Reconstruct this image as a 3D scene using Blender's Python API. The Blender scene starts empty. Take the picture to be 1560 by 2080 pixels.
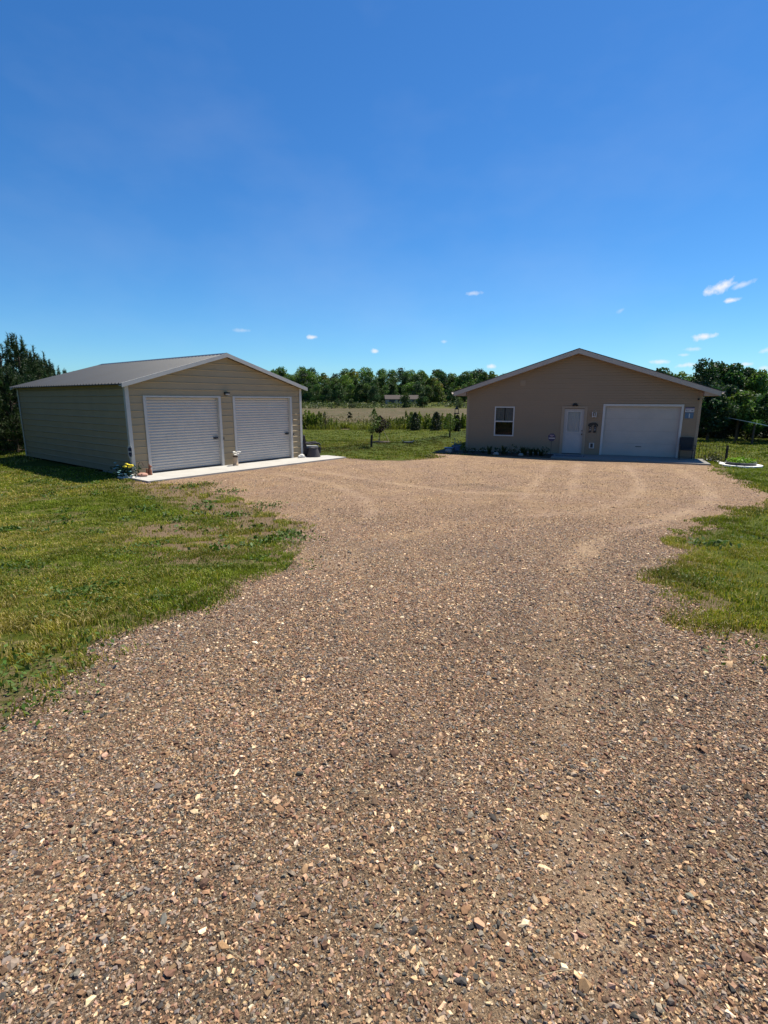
import bpy, math, random
import numpy as np
from mathutils import Vector, Matrix

SC = bpy.context.scene
COL = SC.collection
rad = math.radians

# ------------------------------------------------------------------ camera model (measured from the photo)
FPX, PXC, PYC = 1049.73, 780.0, 1040.0
PITCH, ROLL, CAMH = rad(12.255), rad(0.167), 2.4
SUN_EL, SUN_AZ = rad(62.0), rad(44.1)          # azimuth counter-clockwise from +X
SUNV = Vector((math.cos(SUN_EL) * math.cos(SUN_AZ), math.cos(SUN_EL) * math.sin(SUN_AZ), math.sin(SUN_EL)))
GO, GYAW = (-8.04, 16.461), rad(51.589)        # metal garage front left corner and turn
HO, HYAW = (4.035, 25.602), rad(-22.18)        # house front left corner and turn


def sstep(a, b, x):
    t = np.clip((np.asarray(x, float) - a) / (b - a), 0, 1)
    return t * t * (3 - 2 * t)


def vnoise(x, y, scale, seed=0):
    x = np.asarray(x, float) * scale + seed * 17.13
    y = np.asarray(y, float) * scale - seed * 9.71
    xi = np.floor(x).astype(np.int64); yi = np.floor(y).astype(np.int64)
    fx = x - xi; fy = y - yi
    fx = fx * fx * (3 - 2 * fx); fy = fy * fy * (3 - 2 * fy)

    def h(a, b):
        n = (a * 374761393 + b * 668265263 + seed * 1442695041) & 0x7fffffff
        n = ((n ^ (n >> 13)) * 1274126177) & 0x7fffffff
        return ((n ^ (n >> 16)) & 0xffff) / 65535.0
    return (h(xi, yi) * (1 - fx) + h(xi + 1, yi) * fx) * (1 - fy) + (h(xi, yi + 1) * (1 - fx) + h(xi + 1, yi + 1) * fx) * fy


BANK = np.array([(-9.0, 20.5), (-3.4, 24.2), (-0.6, 27.3), (2.0, 30.2), (5.6, 38.5), (9.0, 47.0)])


def seg_dist(P, A, B):
    AB = B - A
    t = np.clip(((P - A) @ AB) / (AB @ AB), 0, 1)
    return np.linalg.norm(P - (A + t[:, None] * AB), axis=1)


def poly_dist(P, L):
    return np.min(np.stack([seg_dist(P, L[i], L[i + 1]) for i in range(len(L) - 1)]), axis=0)


def bank_sd(P):
    d = np.full(len(P), 1e9); s = np.ones(len(P))
    for i in range(len(BANK) - 1):
        A, B = BANK[i], BANK[i + 1]
        di = seg_dist(P, A, B)
        side = np.sign((B[0] - A[0]) * (P[:, 1] - A[1]) - (B[1] - A[1]) * (P[:, 0] - A[0]))
        m = di < d
        d[m] = di[m]; s[m] = side[m]
    return d * s                                # positive on the far, upper side


def H(x, y):
    x = np.atleast_1d(np.asarray(x, float)); y = np.atleast_1d(np.asarray(y, float))
    z = 0.72 * (1 - sstep(1.0, 12.0, y)) - 0.06
    near = (y > 15) & (y < 60) & (np.abs(x) < 30)
    if near.any():
        P = np.stack([x[near], y[near]], 1)
        sd = bank_sd(P)
        f = sstep(-13, -8, P[:, 0]) * (1 - sstep(8, 11, P[:, 0])) * sstep(19, 23.5, P[:, 1])
        z[near] += f * (0.20 * sstep(-2.6, 0.0, sd) * (1 - sstep(0.5, 8, sd)))
    z += 0.022 * np.clip(y - 160, 0, 60) + 0.045 * np.clip(y - 220, 0, 160)
    z += (vnoise(x, y, 0.07, 3) - 0.5) * 0.5 * sstep(48, 90, y)
    return z


def h1(x, y):
    return float(H(x, y)[0])


def ray(px, py):
    X = px - PXC; Y = py - PYC
    a = X * math.cos(ROLL) + Y * math.sin(ROLL)
    b = -X * math.sin(ROLL) + Y * math.cos(ROLL)
    u, v = a / FPX, -b / FPX
    return np.array([u, math.cos(PITCH) + v * math.sin(PITCH), -math.sin(PITCH) + v * math.cos(PITCH)])


def gnd(px, py):
    d = ray(px, py); z = 0.0
    for _ in range(30):
        t = (z - CAMH) / d[2]
        z = 0.5 * z + 0.5 * h1(d[0] * t, d[1] * t)
    t = (z - CAMH) / d[2]
    return (d[0] * t, d[1] * t)


def gl(u, v):                                   # garage local -> world
    c, s = math.cos(GYAW), math.sin(GYAW)
    return (GO[0] + u * c - v * s, GO[1] + u * s + v * c)


def hl(u, v):
    c, s = math.cos(HYAW), math.sin(HYAW)
    return (HO[0] + u * c - v * s, HO[1] + u * s + v * c)


# ------------------------------------------------------------------ materials
def newmat(name):
    m = bpy.data.materials.new(name); m.use_nodes = True
    nt = m.node_tree
    b = nt.nodes['Principled BSDF']
    return m, nt, b


def N(nt, t, **kw):
    n = nt.nodes.new(t)
    for k, v in kw.items():
        if k.startswith('i_'):
            key = k[2:]
            key = int(key) if key.isdigit() else key.replace('_', ' ')
            n.inputs[key].default_value = v
        else:
            setattr(n, k, v)
    return n


def ramp(nt, stops, interp='LINEAR'):
    r = nt.nodes.new('ShaderNodeValToRGB')
    r.color_ramp.interpolation = interp
    e = r.color_ramp.elements
    while len(e) < len(stops):
        e.new(0.5)
    for i, (p, c) in enumerate(stops):
        e[i].position = p
        e[i].color = (c[0], c[1], c[2], 1)
    return r


def mixc(nt, fac, a, b, mode='MIX'):
    n = nt.nodes.new('ShaderNodeMix'); n.data_type = 'RGBA'; n.blend_type = mode
    for sock, v in ((n.inputs[0], fac), (n.inputs[6], a), (n.inputs[7], b)):
        if isinstance(v, (int, float)):
            sock.default_value = v
        elif isinstance(v, (tuple, list)):
            sock.default_value = (v[0], v[1], v[2], 1)
        else:
            nt.links.new(v, sock)
    return n.outputs[2]


def math_(nt, op, a, b=None, clamp=False):
    n = nt.nodes.new('ShaderNodeMath'); n.operation = op; n.use_clamp = clamp
    for i, v in enumerate((a, b)):
        if v is None:
            continue
        if isinstance(v, (int, float)):
            n.inputs[i].default_value = v
        else:
            nt.links.new(v, n.inputs[i])
    return n.outputs[0]


def simple(name, col, rough=0.6, metal=0.0, var=0.12, scale=6.0, bump=0.0, bscale=80.0, spec=0.4):
    """plain paint / plastic / metal with a little wear and unevenness"""
    m, nt, b = newmat(name)
    tc = N(nt, 'ShaderNodeTexCoord')
    no = N(nt, 'ShaderNodeTexNoise', i_Scale=scale, i_Detail=6.0, i_Roughness=0.65)
    nt.links.new(tc.outputs['Object'], no.inputs['Vector'])
    lo = tuple(max(0, c * (1 - var)) for c in col); hi = tuple(min(1, c * (1 + var)) for c in col)
    r = ramp(nt, [(0.3, lo), (0.7, hi)])
    nt.links.new(no.outputs['Fac'], r.inputs[0])
    nt.links.new(r.outputs[0], b.inputs['Base Color'])
    b.inputs['Roughness'].default_value = rough
    b.inputs['Metallic'].default_value = metal
    b.inputs['Specular IOR Level'].default_value = spec
    if bump:
        n2 = N(nt, 'ShaderNodeTexNoise', i_Scale=bscale, i_Detail=4.0)
        nt.links.new(tc.outputs['Object'], n2.inputs['Vector'])
        bp = N(nt, 'ShaderNodeBump', i_Strength=bump, i_Distance=0.01)
        nt.links.new(n2.outputs['Fac'], bp.inputs['Height'])
        nt.links.new(bp.outputs[0], b.inputs['Normal'])
    return m


def foliage(name, trans=0.3, gain=1.0):
    m, nt, b = newmat(name)
    at = N(nt, 'ShaderNodeAttribute', attribute_name='Col')
    b.inputs['Roughness'].default_value = 0.55
    b.inputs['Specular IOR Level'].default_value = 0.25
    c = mixc(nt, 1.0, at.outputs['Color'], (gain, gain, gain), 'MULTIPLY')
    nt.links.new(c, b.inputs['Base Color'])
    tr = N(nt, 'ShaderNodeBsdfTranslucent')
    c2 = mixc(nt, 1.0, c, (1.15, 1.25, 0.5), 'MULTIPLY')
    nt.links.new(c2, tr.inputs['Color'])
    mx = N(nt, 'ShaderNodeMixShader'); mx.inputs[0].default_value = trans
    nt.links.new(b.outputs[0], mx.inputs[1]); nt.links.new(tr.outputs[0], mx.inputs[2])
    nt.links.new(mx.outputs[0], nt.nodes['Material Output'].inputs[0])
    return m


def attrmat(name, rough=0.85, noise=0.0):
    m, nt, b = newmat(name)
    at = N(nt, 'ShaderNodeAttribute', attribute_name='Col')
    tc = N(nt, 'ShaderNodeTexCoord')
    no = N(nt, 'ShaderNodeTexNoise', i_Scale=160.0, i_Detail=4.0)
    nt.links.new(tc.outputs['Object'], no.inputs['Vector'])
    r = ramp(nt, [(0.3, (1 - noise,) * 3), (0.7, (1 + noise,) * 3)])
    nt.links.new(no.outputs['Fac'], r.inputs[0])
    nt.links.new(mixc(nt, 1.0, at.outputs['Color'], r.outputs[0], 'MULTIPLY'), b.inputs['Base Color'])
    b.inputs['Roughness'].default_value = rough
    b.inputs['Specular IOR Level'].default_value = 0.3
    return m


def gravel_mat():
    m, nt, b = newmat('gravel_surface')
    L = nt.links.new
    tc = N(nt, 'ShaderNodeTexCoord'); P = tc.outputs['Object']
    at = N(nt, 'ShaderNodeAttribute', attribute_name='Col')       # R = painted near-to-far brightening with fines, G = tyre track, B = loose stone rows
    sep = N(nt, 'ShaderNodeSeparateColor'); L(at.outputs['Color'], sep.inputs[0])
    fines_light, track, stony = sep.outputs[0], sep.outputs[1], sep.outputs[2]
    # warped coordinates so that the cells look broken, not round
    wn = N(nt, 'ShaderNodeTexNoise', i_Scale=90.0, i_Detail=2.0)
    L(P, wn.inputs['Vector'])
    wv = N(nt, 'ShaderNodeVectorMath', operation='SCALE'); wv.inputs['Scale'].default_value = 0.008
    L(wn.outputs['Color'], wv.inputs[0])
    ad = N(nt, 'ShaderNodeVectorMath', operation='ADD'); L(P, ad.inputs[0]); L(wv.outputs[0], ad.inputs[1])
    W = ad.outputs[0]
    v1 = N(nt, 'ShaderNodeTexVoronoi', i_Scale=95.0); L(W, v1.inputs['Vector'])
    v2 = N(nt, 'ShaderNodeTexVoronoi', i_Scale=230.0); L(W, v2.inputs['Vector'])
    pal = [(0.0, (.045, .034, .027)), (.12, (.10, .070, .048)), (.28, (.19, .130, .082)), (.44, (.13, .112, .092)),
           (.56, (.28, .195, .122)), (.68, (.22, .140, .098)), (.79, (.40, .30, .20)), (.90, (.060, .056, .050)), (.94, (.56, .45, .31))]
    cols = []
    for v in (v1, v2):
        s = N(nt, 'ShaderNodeSeparateColor'); L(v.outputs['Color'], s.inputs[0])
        r = ramp(nt, pal, 'CONSTANT'); L(s.outputs[0], r.inputs[0])
        cols.append((r.outputs[0], s.outputs[1]))
    soilN = N(nt, 'ShaderNodeTexNoise', i_Scale=1.1, i_Detail=8.0, i_Roughness=0.7); L(P, soilN.inputs['Vector'])
    soil = ramp(nt, [(0.3, (.215, .148, .090)), (0.7, (.30, .212, .135))]); L(soilN.outputs['Fac'], soil.inputs[0])
    sand = ramp(nt, [(0.3, (.345, .228, .135)), (0.7, (.42, .29, .182))]); L(soilN.outputs['Fac'], sand.inputs[0])
    bigN = N(nt, 'ShaderNodeTexNoise', i_Scale=0.55, i_Detail=6.0, i_Roughness=0.6); L(P, bigN.inputs['Vector'])
    f = math_(nt, 'ADD', fines_light, math_(nt, 'MULTIPLY', math_(nt, 'SUBTRACT', bigN.outputs['Fac'], 0.5), 1.3))
    f = math_(nt, 'ADD', f, math_(nt, 'MULTIPLY', track, 0.65))
    f = math_(nt, 'SUBTRACT', f, math_(nt, 'MULTIPLY', stony, 0.5), True)
    base = mixc(nt, f, soil.outputs[0], sand.outputs[0])
    cov = math_(nt, 'SUBTRACT', 0.85, math_(nt, 'MULTIPLY', f, 0.45))
    k2 = math_(nt, 'LESS_THAN', cols[1][1], math_(nt, 'ADD', cov, 0.1))
    c = mixc(nt, math_(nt, 'MULTIPLY', k2, 0.85), base, cols[1][0])
    k1 = math_(nt, 'LESS_THAN', cols[0][1], math_(nt, 'MULTIPLY', cov, 0.42))
    c = mixc(nt, math_(nt, 'MULTIPLY', k1, 0.9), c, cols[0][0])
    c = mixc(nt, math_(nt, 'MULTIPLY', f, 0.42), c, sand.outputs[0])
    g1 = N(nt, 'ShaderNodeTexNoise', i_Scale=9.0, i_Detail=9.0, i_Roughness=0.82); L(P, g1.inputs['Vector'])
    g2 = ramp(nt, [(.36, (.62, .60, .60)), (.5, (1.0, 1.0, 1.0)), (.64, (1.26, 1.24, 1.22))]); L(g1.outputs['Fac'], g2.inputs[0])
    c = mixc(nt, 0.85, c, g2.outputs[0], 'MULTIPLY')
    c = mixc(nt, math_(nt, 'MULTIPLY', math_(nt, 'MULTIPLY', track, 0.85), g1.outputs['Fac'], True), c, (.50, .37, .25))
    g3 = N(nt, 'ShaderNodeTexNoise', i_Scale=0.9, i_Detail=5.0, i_Roughness=0.6); L(P, g3.inputs['Vector'])
    g4 = ramp(nt, [(.38, (.93, .90, .95)), (.62, (1.06, 1.03, .97))]); L(g3.outputs['Fac'], g4.inputs[0])
    c = mixc(nt, 1.0, c, g4.outputs[0], 'MULTIPLY')
    L(c, b.inputs['Base Color'])
    b.inputs['Roughness'].default_value = 0.95
    b.inputs['Specular IOR Level'].default_value = 0.15
    h = math_(nt, 'SUBTRACT', math_(nt, 'MULTIPLY', cols[0][1], 0.7), v1.outputs['Distance'])
    hh = math_(nt, 'SUBTRACT', math_(nt, 'MULTIPLY', cols[1][1], 0.5), math_(nt, 'MULTIPLY', v2.outputs['Distance'], 0.8))
    hs = math_(nt, 'ADD', h, math_(nt, 'MULTIPLY', hh, 0.5))
    bp0 = N(nt, 'ShaderNodeBump', i_Strength=0.8, i_Distance=0.03)
    L(g1.outputs['Fac'], bp0.inputs['Height'])
    bp = N(nt, 'ShaderNodeBump', i_Strength=1.0, i_Distance=0.009)
    L(hs, bp.inputs['Height']); L(bp0.outputs[0], bp.inputs['Normal']); L(bp.outputs[0], b.inputs['Normal'])
    return m


def ground_mat():
    m, nt, b = newmat('grassland')
    L = nt.links.new
    tc = N(nt, 'ShaderNodeTexCoord'); P = tc.outputs['Object']
    at = N(nt, 'ShaderNodeAttribute', attribute_name='Col')       # R lawn, G dry field, B bare soil
    sep = N(nt, 'ShaderNodeSeparateColor'); L(at.outputs['Color'], sep.inputs[0])
    at2 = N(nt, 'ShaderNodeAttribute', attribute_name='DarkBand')
    n1 = N(nt, 'ShaderNodeTexNoise', i_Scale=0.8, i_Detail=8.0, i_Roughness=0.7); L(P, n1.inputs['Vector'])
    n2 = N(nt, 'ShaderNodeTexNoise', i_Scale=14.0, i_Detail=6.0, i_Roughness=0.7); L(P, n2.inputs['Vector'])
    n3 = N(nt, 'ShaderNodeTexNoise', i_Scale=0.12, i_Detail=6.0, i_Roughness=0.65); L(P, n3.inputs['Vector'])
    mul = N(nt, 'ShaderNodeVectorMath', operation='MULTIPLY'); mul.inputs[1].default_value = (0.05, 0.32, 0.3)
    L(P, mul.inputs[0])
    n4 = N(nt, 'ShaderNodeTexNoise', i_Scale=1.2, i_Detail=7.0, i_Roughness=0.7); L(mul.outputs[0], n4.inputs['Vector'])
    lawn1 = ramp(nt, [(.25, (.030, .042, .005)), (.5, (.066, .084, .010)), (.78, (.13, .126, .022))]); L(n2.outputs['Fac'], lawn1.inputs[0])
    lawn2 = ramp(nt, [(.3, (.75, .85, .7)), (.7, (1.2, 1.1, 1.15))]); L(n1.outputs['Fac'], lawn2.inputs[0])
    lawn = mixc(nt, 1.0, lawn1.outputs[0], lawn2.outputs[0], 'MULTIPLY')
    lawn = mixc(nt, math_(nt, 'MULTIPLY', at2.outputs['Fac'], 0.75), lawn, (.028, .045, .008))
    field = ramp(nt, [(.30, (.038, .045, .015)), (.42, (.075, .060, .033)), (.5, (.165, .128, .088)), (.56, (.09, .072, .043)), (.68, (.045, .052, .017))]); L(n4.outputs['Fac'], field.inputs[0])
    fld2 = ramp(nt, [(.36, (.38, .42, .32)), (.64, (1.35, 1.28, 1.25))]); L(n2.outputs['Fac'], fld2.inputs[0])
    fieldc = mixc(nt, 1.0, field.outputs[0], fld2.outputs[0], 'MULTIPLY')
    n5 = N(nt, 'ShaderNodeTexNoise', i_Scale=0.35, i_Detail=8.0, i_Roughness=0.75); L(P, n5.inputs['Vector'])
    n6 = ramp(nt, [(.47, (0, 0, 0)), (.60, (.75, .75, .75))]); L(n5.outputs['Fac'], n6.inputs[0])
    fieldc = mixc(nt, n6.outputs[0], fieldc, (.050, .062, .018))
    soil = ramp(nt, [(.3, (.115, .078, .045)), (.7, (.20, .142, .09))]); L(n2.outputs['Fac'], soil.inputs[0])
    fm = math_(nt, 'ADD', sep.outputs[1], math_(nt, 'MULTIPLY', math_(nt, 'SUBTRACT', n3.outputs['Fac'], .5), 0.5), True)
    c = mixc(nt, fm, lawn, fieldc)
    sm = math_(nt, 'ADD', sep.outputs[2], math_(nt, 'MULTIPLY', math_(nt, 'SUBTRACT', n2.outputs['Fac'], .5), 1.3))
    sm = math_(nt, 'MULTIPLY', math_(nt, 'SUBTRACT', sm, 0.3), 3.0, True)
    sm = math_(nt, 'MULTIPLY', sm, math_(nt, 'MULTIPLY', sep.outputs[2], 4.0, True))
    c = mixc(nt, sm, c, soil.outputs[0])
    L(c, b.inputs['Base Color'])
    b.inputs['Roughness'].default_value = 0.95
    b.inputs['Specular IOR Level'].default_value = 0.1
    bp = N(nt, 'ShaderNodeBump', i_Strength=0.9, i_Distance=0.06)
    L(n2.outputs['Fac'], bp.inputs['Height']); L(bp.outputs[0], b.inputs['Normal'])
    return m


def concrete_mat():
    m, nt, b = newmat('pale_concrete')
    L = nt.links.new
    tc = N(nt, 'ShaderNodeTexCoord'); P = tc.outputs['Object']
    n1 = N(nt, 'ShaderNodeTexNoise', i_Scale=1.6, i_Detail=8.0, i_Roughness=0.7); L(P, n1.inputs['Vector'])
    n2 = N(nt, 'ShaderNodeTexNoise', i_Scale=60.0, i_Detail=4.0); L(P, n2.inputs['Vector'])
    r = ramp(nt, [(.3, (.39, .37, .33)), (.6, (.47, .45, .41)), (.8, (.52, .50, .46))]); L(n1.outputs['Fac'], r.inputs[0])
    r2 = ramp(nt, [(.3, (.9, .9, .9)), (.7, (1.04, 1.04, 1.04))]); L(n2.outputs['Fac'], r2.inputs[0])
    L(mixc(nt, 1.0, r.outputs[0], r2.outputs[0], 'MULTIPLY'), b.inputs['Base Color'])
    b.inputs['Roughness'].default_value = 0.9
    bp = N(nt, 'ShaderNodeBump', i_Strength=0.2, i_Distance=0.004); L(n2.outputs['Fac'], bp.inputs['Height']); L(bp.outputs[0], b.inputs['Normal'])
    return m


def glass_mat():
    m, nt, b = newmat('window_glass')
    tr = N(nt, 'ShaderNodeBsdfTransparent'); tr.inputs[0].default_value = (.80, .84, .84, 1)
    gl_ = N(nt, 'ShaderNodeBsdfGlossy', i_Roughness=0.03)
    lw = N(nt, 'ShaderNodeFresnel'); lw.inputs['IOR'].default_value = 1.3
    mx = N(nt, 'ShaderNodeMixShader')
    nt.links.new(lw.outputs[0], mx.inputs[0]); nt.links.new(tr.outputs[0], mx.inputs[1]); nt.links.new(gl_.outputs[0], mx.inputs[2])
    nt.links.new(mx.outputs[0], nt.nodes['Material Output'].inputs[0])
    return m


def shaded_concrete():
    m = M0 = concrete_mat(); m.name = 'shade_toned_concrete'  # same pale concrete darkened, the walk's shade put into its colour
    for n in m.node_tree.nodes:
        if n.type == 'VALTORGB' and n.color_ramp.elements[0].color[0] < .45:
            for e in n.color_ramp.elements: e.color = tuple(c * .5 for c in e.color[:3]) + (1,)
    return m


M = dict(
    walk=shaded_concrete(),
    gravel=gravel_mat(), ground=ground_mat(), concrete=concrete_mat(), glass=glass_mat(),
    leaf=foliage('leaf_green', 0.28), needle=foliage('needle_green', 0.12), grass=foliage('grass_blade', 0.30),
    stone=attrmat('crushed_stone', 0.9, 0.18), bark=simple('bark', (.085, .06, .045), .95, var=.4, scale=14, bump=.6),
    tan=simple('tan_steel_siding', (.37, .295, .19), .6, var=.05, scale=1.5, spec=.08),
    white=simple('white_trim', (.52, .50, .46), .5, var=.06, scale=3, spec=.2),
    curtain=simple('grey_white_door_steel', (.52, .48, .43), .5, var=.06, scale=2.0, spec=.2),
    roof=simple('grey_steel_roof', (.036, .041, .050), .45, metal=.0, var=.14, scale=.8, spec=.35),
    roofu=simple('roof_underside', (.24, .22, .18), .7),
    vinyl=simple('taupe_vinyl_siding', (.305, .222, .152), .7, var=.035, scale=.9, spec=.06),
    vinylt=simple('taupe_vinyl_trim', (.345, .265, .195), .7, var=.05, scale=2, spec=.06),
    fascia=simple('pale_fascia', (.43, .38, .34), .6, var=.06, scale=1.5, spec=.15),
    soffit=simple('tan_soffit', (.36, .25, .19), .7, var=.06),
    shingle=simple('dark_shingles', (.06, .058, .055), .95, var=.4, scale=20, bump=.8, bscale=40),
    doorwhite=simple('white_door_paint', (.43, .40, .385), .5, var=.05, scale=2, spec=.12),
    gdoor=simple('white_sectional_door', (.46, .42, .385), .5, var=.06, scale=1.5, spec=.12),
    pvc=simple('white_vinyl', (.52, .50, .48), .5, var=.04, spec=.2),
    black=simple('black_paint', (.012, .012, .013), .5, var=.2), dark=simple('dark_plastic', (.03, .03, .034), .5, var=.2),
    wicker=simple('black_wicker', (.022, .019, .022), .6, var=.4, scale=40, bump=.6, bscale=90),
    wickerg=simple('charcoal_wicker', (.055, .05, .055), .7, var=.5, scale=45, bump=.7, bscale=90),
    cushion=simple('grey_cushion', (.20, .205, .21), .85, var=.08, bump=.3),
    interior=simple('dark_room', (.02, .02, .022), .9), lace=simple('white_lace_curtain', (.55, .55, .58), .9, var=.12, scale=30),
    lacedim=simple('dim_curtain', (.20, .20, .21), .95, var=.2, scale=20),
    navy=simple('navy_print', (.02, .022, .07), .5), signwhite=simple('sign_white', (.50, .49, .49), .45, var=.04),
    signblue=simple('sign_blue', (.09, .15, .23), .6, var=.15, scale=12), mauve=simple('mauve_print', (.30, .24, .30), .6),
    yellow=simple('yellow_petals', (.80, .66, .05), .7, var=.15, scale=30), teal=simple('pale_blue_petals', (.22, .42, .44), .7, var=.35, scale=25),
    petal=simple('white_petals', (.78, .74, .66), .7, var=.1, scale=25), cream=simple('cream_stone', (.68, .66, .60), .8, var=.1, bump=.3),
    rust=simple('rusty_metal', (.20, .075, .04), .8, var=.4, scale=20, bump=.4), terracotta=simple('pink_stone', (.50, .27, .20), .85, var=.2, scale=12, bump=.4),
    vase=simple('tan_vase', (.50, .36, .24), .75, var=.15, scale=9, bump=.2), brown=simple('brown_metal', (.09, .055, .035), .5),
    iron=simple('dark_iron', (.018, .017, .015), .6), galv=simple('galvanised_tub', (.10, .105, .115), .5, metal=.3, var=.15),
    edging=simple('whitewashed_block', (.80, .79, .76), .8, var=.05, bump=.2), soilm=simple('dark_mulch', (.055, .038, .027), .98, var=.5, scale=25, bump=1.0, bscale=50),
    rock=simple('grey_rock', (.30, .29, .27), .9, var=.3, scale=8, bump=.6), mesh=simple('dark_sling_fabric', (.025, .025, .027), .8, var=.2),
    housewall=simple('pale_house_wall', (.22, .21, .21), .7), houseroof=simple('brown_grey_roof', (.055, .043, .036), .9),
    gold=simple('dull_brass', (.20, .17, .09), .4, metal=.6), mat=simple('door_mat', (.10, .10, .115), .95, var=.3, scale=30),
    matedge=simple('pale_mat_stripe', (.30, .31, .34), .95), purple=simple('purple_leaf', (.06, .03, .035), .7),
    straw=simple('dry_straw', (.55, .44, .26), .9), bluepot=simple('blue_glaze', (.12, .17, .27), .3, var=.3),
    sheet=simple('pale_sheet_roof', (.55, .57, .60), .35, metal=.3, var=.1),
)


# ------------------------------------------------------------------ objects and meshes
def tag(o, label=None, cat=None, group=None, kind=None):
    if label: o['label'] = label
    if cat: o['category'] = cat
    if group: o['group'] = group
    if kind: o['kind'] = kind
    return o


def thing(name, label, cat, loc=(0, 0, 0), rz=0.0, group=None):
    o = bpy.data.objects.new(name, None); COL.objects.link(o)
    o.empty_display_size = 0.2
    o.location = loc; o.rotation_euler = (0, 0, rz)
    return tag(o, label, cat, group)


def npmesh(name, V, F, mat, parent=None, col=None, smooth=False, extra=None):
    me = bpy.data.meshes.new(name)
    V = np.asarray(V, np.float32)
    if not isinstance(F, list):
        F = [F]
    F = [np.asarray(f, np.int32) for f in F if len(f)]
    me.vertices.add(len(V)); me.vertices.foreach_set('co', V.ravel())
    lv = np.concatenate([f.ravel() for f in F])
    sizes = np.concatenate([np.full(len(f), f.shape[1], np.int32) for f in F])
    starts = np.concatenate([[0], np.cumsum(sizes)[:-1]]).astype(np.int32)
    me.loops.add(len(lv)); me.loops.foreach_set('vertex_index', lv)
    me.polygons.add(len(sizes)); me.polygons.foreach_set('loop_start', starts)
    me.polygons.foreach_set('use_smooth', np.full(len(sizes), bool(smooth)))
    me.update(calc_edges=True)
    for nm, c in (('Col', col),) + tuple((extra or {}).items()):
        if c is None: continue
        c = np.asarray(c, np.float32)
        if c.shape[1] == 3:
            c = np.concatenate([c, np.ones((len(c), 1), np.float32)], 1)
        a = me.color_attributes.new(nm, 'FLOAT_COLOR', 'POINT')
        a.data.foreach_set('color', np.ascontiguousarray(c).ravel())
    me.materials.append(mat)
    o = bpy.data.objects.new(name, me); COL.objects.link(o)
    if parent: o.parent = parent
    return o


class MB:
    def __init__(s):
        s.v = []; s.f = []

    def add(s, vs, fs):
        n = len(s.v)
        s.v += [tuple(map(float, p)) for p in vs]
        s.f += [tuple(i + n for i in f) for f in fs]
        return s

    def box(s, x0, x1, y0, y1, z0, z1):
        return s.add([(x0, y0, z0), (x1, y0, z0), (x1, y1, z0), (x0, y1, z0), (x0, y0, z1), (x1, y0, z1), (x1, y1, z1), (x0, y1, z1)],
                     [(0, 3, 2, 1), (4, 5, 6, 7), (0, 1, 5, 4), (1, 2, 6, 5), (2, 3, 7, 6), (3, 0, 4, 7)])

    def prism(s, poly, f0, f1):
        """poly: list of 2d points; f0/f1 map (a,b) to 3d for the two ends"""
        n = len(poly)
        vs = [f0(*p) for p in poly] + [f1(*p) for p in poly]
        fs = [tuple(range(n))[::-1], tuple(range(n, 2 * n))] + [(i, (i + 1) % n, n + (i + 1) % n, n + i) for i in range(n)]
        return s.add(vs, fs)

    def tube(s, pts, r, n=6, caps=True):
        pts = [Vector(p) for p in pts]
        rs = r if isinstance(r, (list, tuple)) else [r] * len(pts)
        vs = []; fs = []
        d0 = (pts[1] - pts[0]).normalized()
        ref = Vector((0, 0, 1)) if abs(d0.z) < .9 else Vector((1, 0, 0))
        for i, p in enumerate(pts):
            d = (pts[min(i + 1, len(pts) - 1)] - pts[max(i - 1, 0)]).normalized()
            a = d.cross(ref).normalized(); b = d.cross(a)
            for k in range(n):
                t = 2 * math.pi * k / n
                vs.append(p + (a * math.cos(t) + b * math.sin(t)) * rs[i])
        for i in range(len(pts) - 1):
            for k in range(n):
                fs.append((i * n + k, i * n + (k + 1) % n, (i + 1) * n + (k + 1) % n, (i + 1) * n + k))
        if caps:
            fs.append(tuple(range(n))); fs.append(tuple(range((len(pts) - 1) * n, len(pts) * n))[::-1])
        return s.add(vs, fs)

    def lathe(s, prof, n=20, c=(0, 0, 0), sx=1.0, sy=1.0):
        vs = []; fs = []
        for r, z in prof:
            for k in range(n):
                t = 2 * math.pi * k / n
                vs.append((c[0] + r * sx * math.cos(t), c[1] + r * sy * math.sin(t), c[2] + z))
        m = len(prof)
        for i in range(m - 1):
            for k in range(n):
                fs.append((i * n + k, i * n + (k + 1) % n, (i + 1) * n + (k + 1) % n, (i + 1) * n + k))
        fs.append(tuple(range(n))[::-1]); fs.append(tuple(range((m - 1) * n, m * n)))
        return s.add(vs, fs)

    def blob(s, c, r, seed=0, n=10, m=6, j=0.15):
        rng = random.Random(seed)
        prof = []
        vs = []; fs = []
        for i in range(m + 1):
            ph = math.pi * i / m - math.pi / 2
            for k in range(n):
                t = 2 * math.pi * k / n
                q = 1 + rng.uniform(-j, j)
                vs.append((c[0] + r[0] * q * math.cos(ph) * math.cos(t), c[1] + r[1] * q * math.cos(ph) * math.sin(t), c[2] + r[2] * q * math.sin(ph)))
        for i in range(m):
            for k in range(n):
                fs.append((i * n + k, i * n + (k + 1) % n, (i + 1) * n + (k + 1) % n, (i + 1) * n + k))
        return s.add(vs, fs)

    def build(s, name, mat, parent=None, smooth=False):
        me = bpy.data.meshes.new(name)
        me.from_pydata(s.v, [], s.f); me.update()
        if smooth:
            me.polygons.foreach_set('use_smooth', np.ones(len(me.polygons), bool))
        me.materials.append(mat)
        o = bpy.data.objects.new(name, me); COL.objects.link(o)
        if parent: o.parent = parent
        return o


def copy_tree(o, parent=None):
    c = o.copy(); COL.objects.link(c)
    if parent: c.parent = parent
    for ch in list(o.children):
        copy_tree(ch, c)
    return c


RNG = np.random.default_rng(11)

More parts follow.
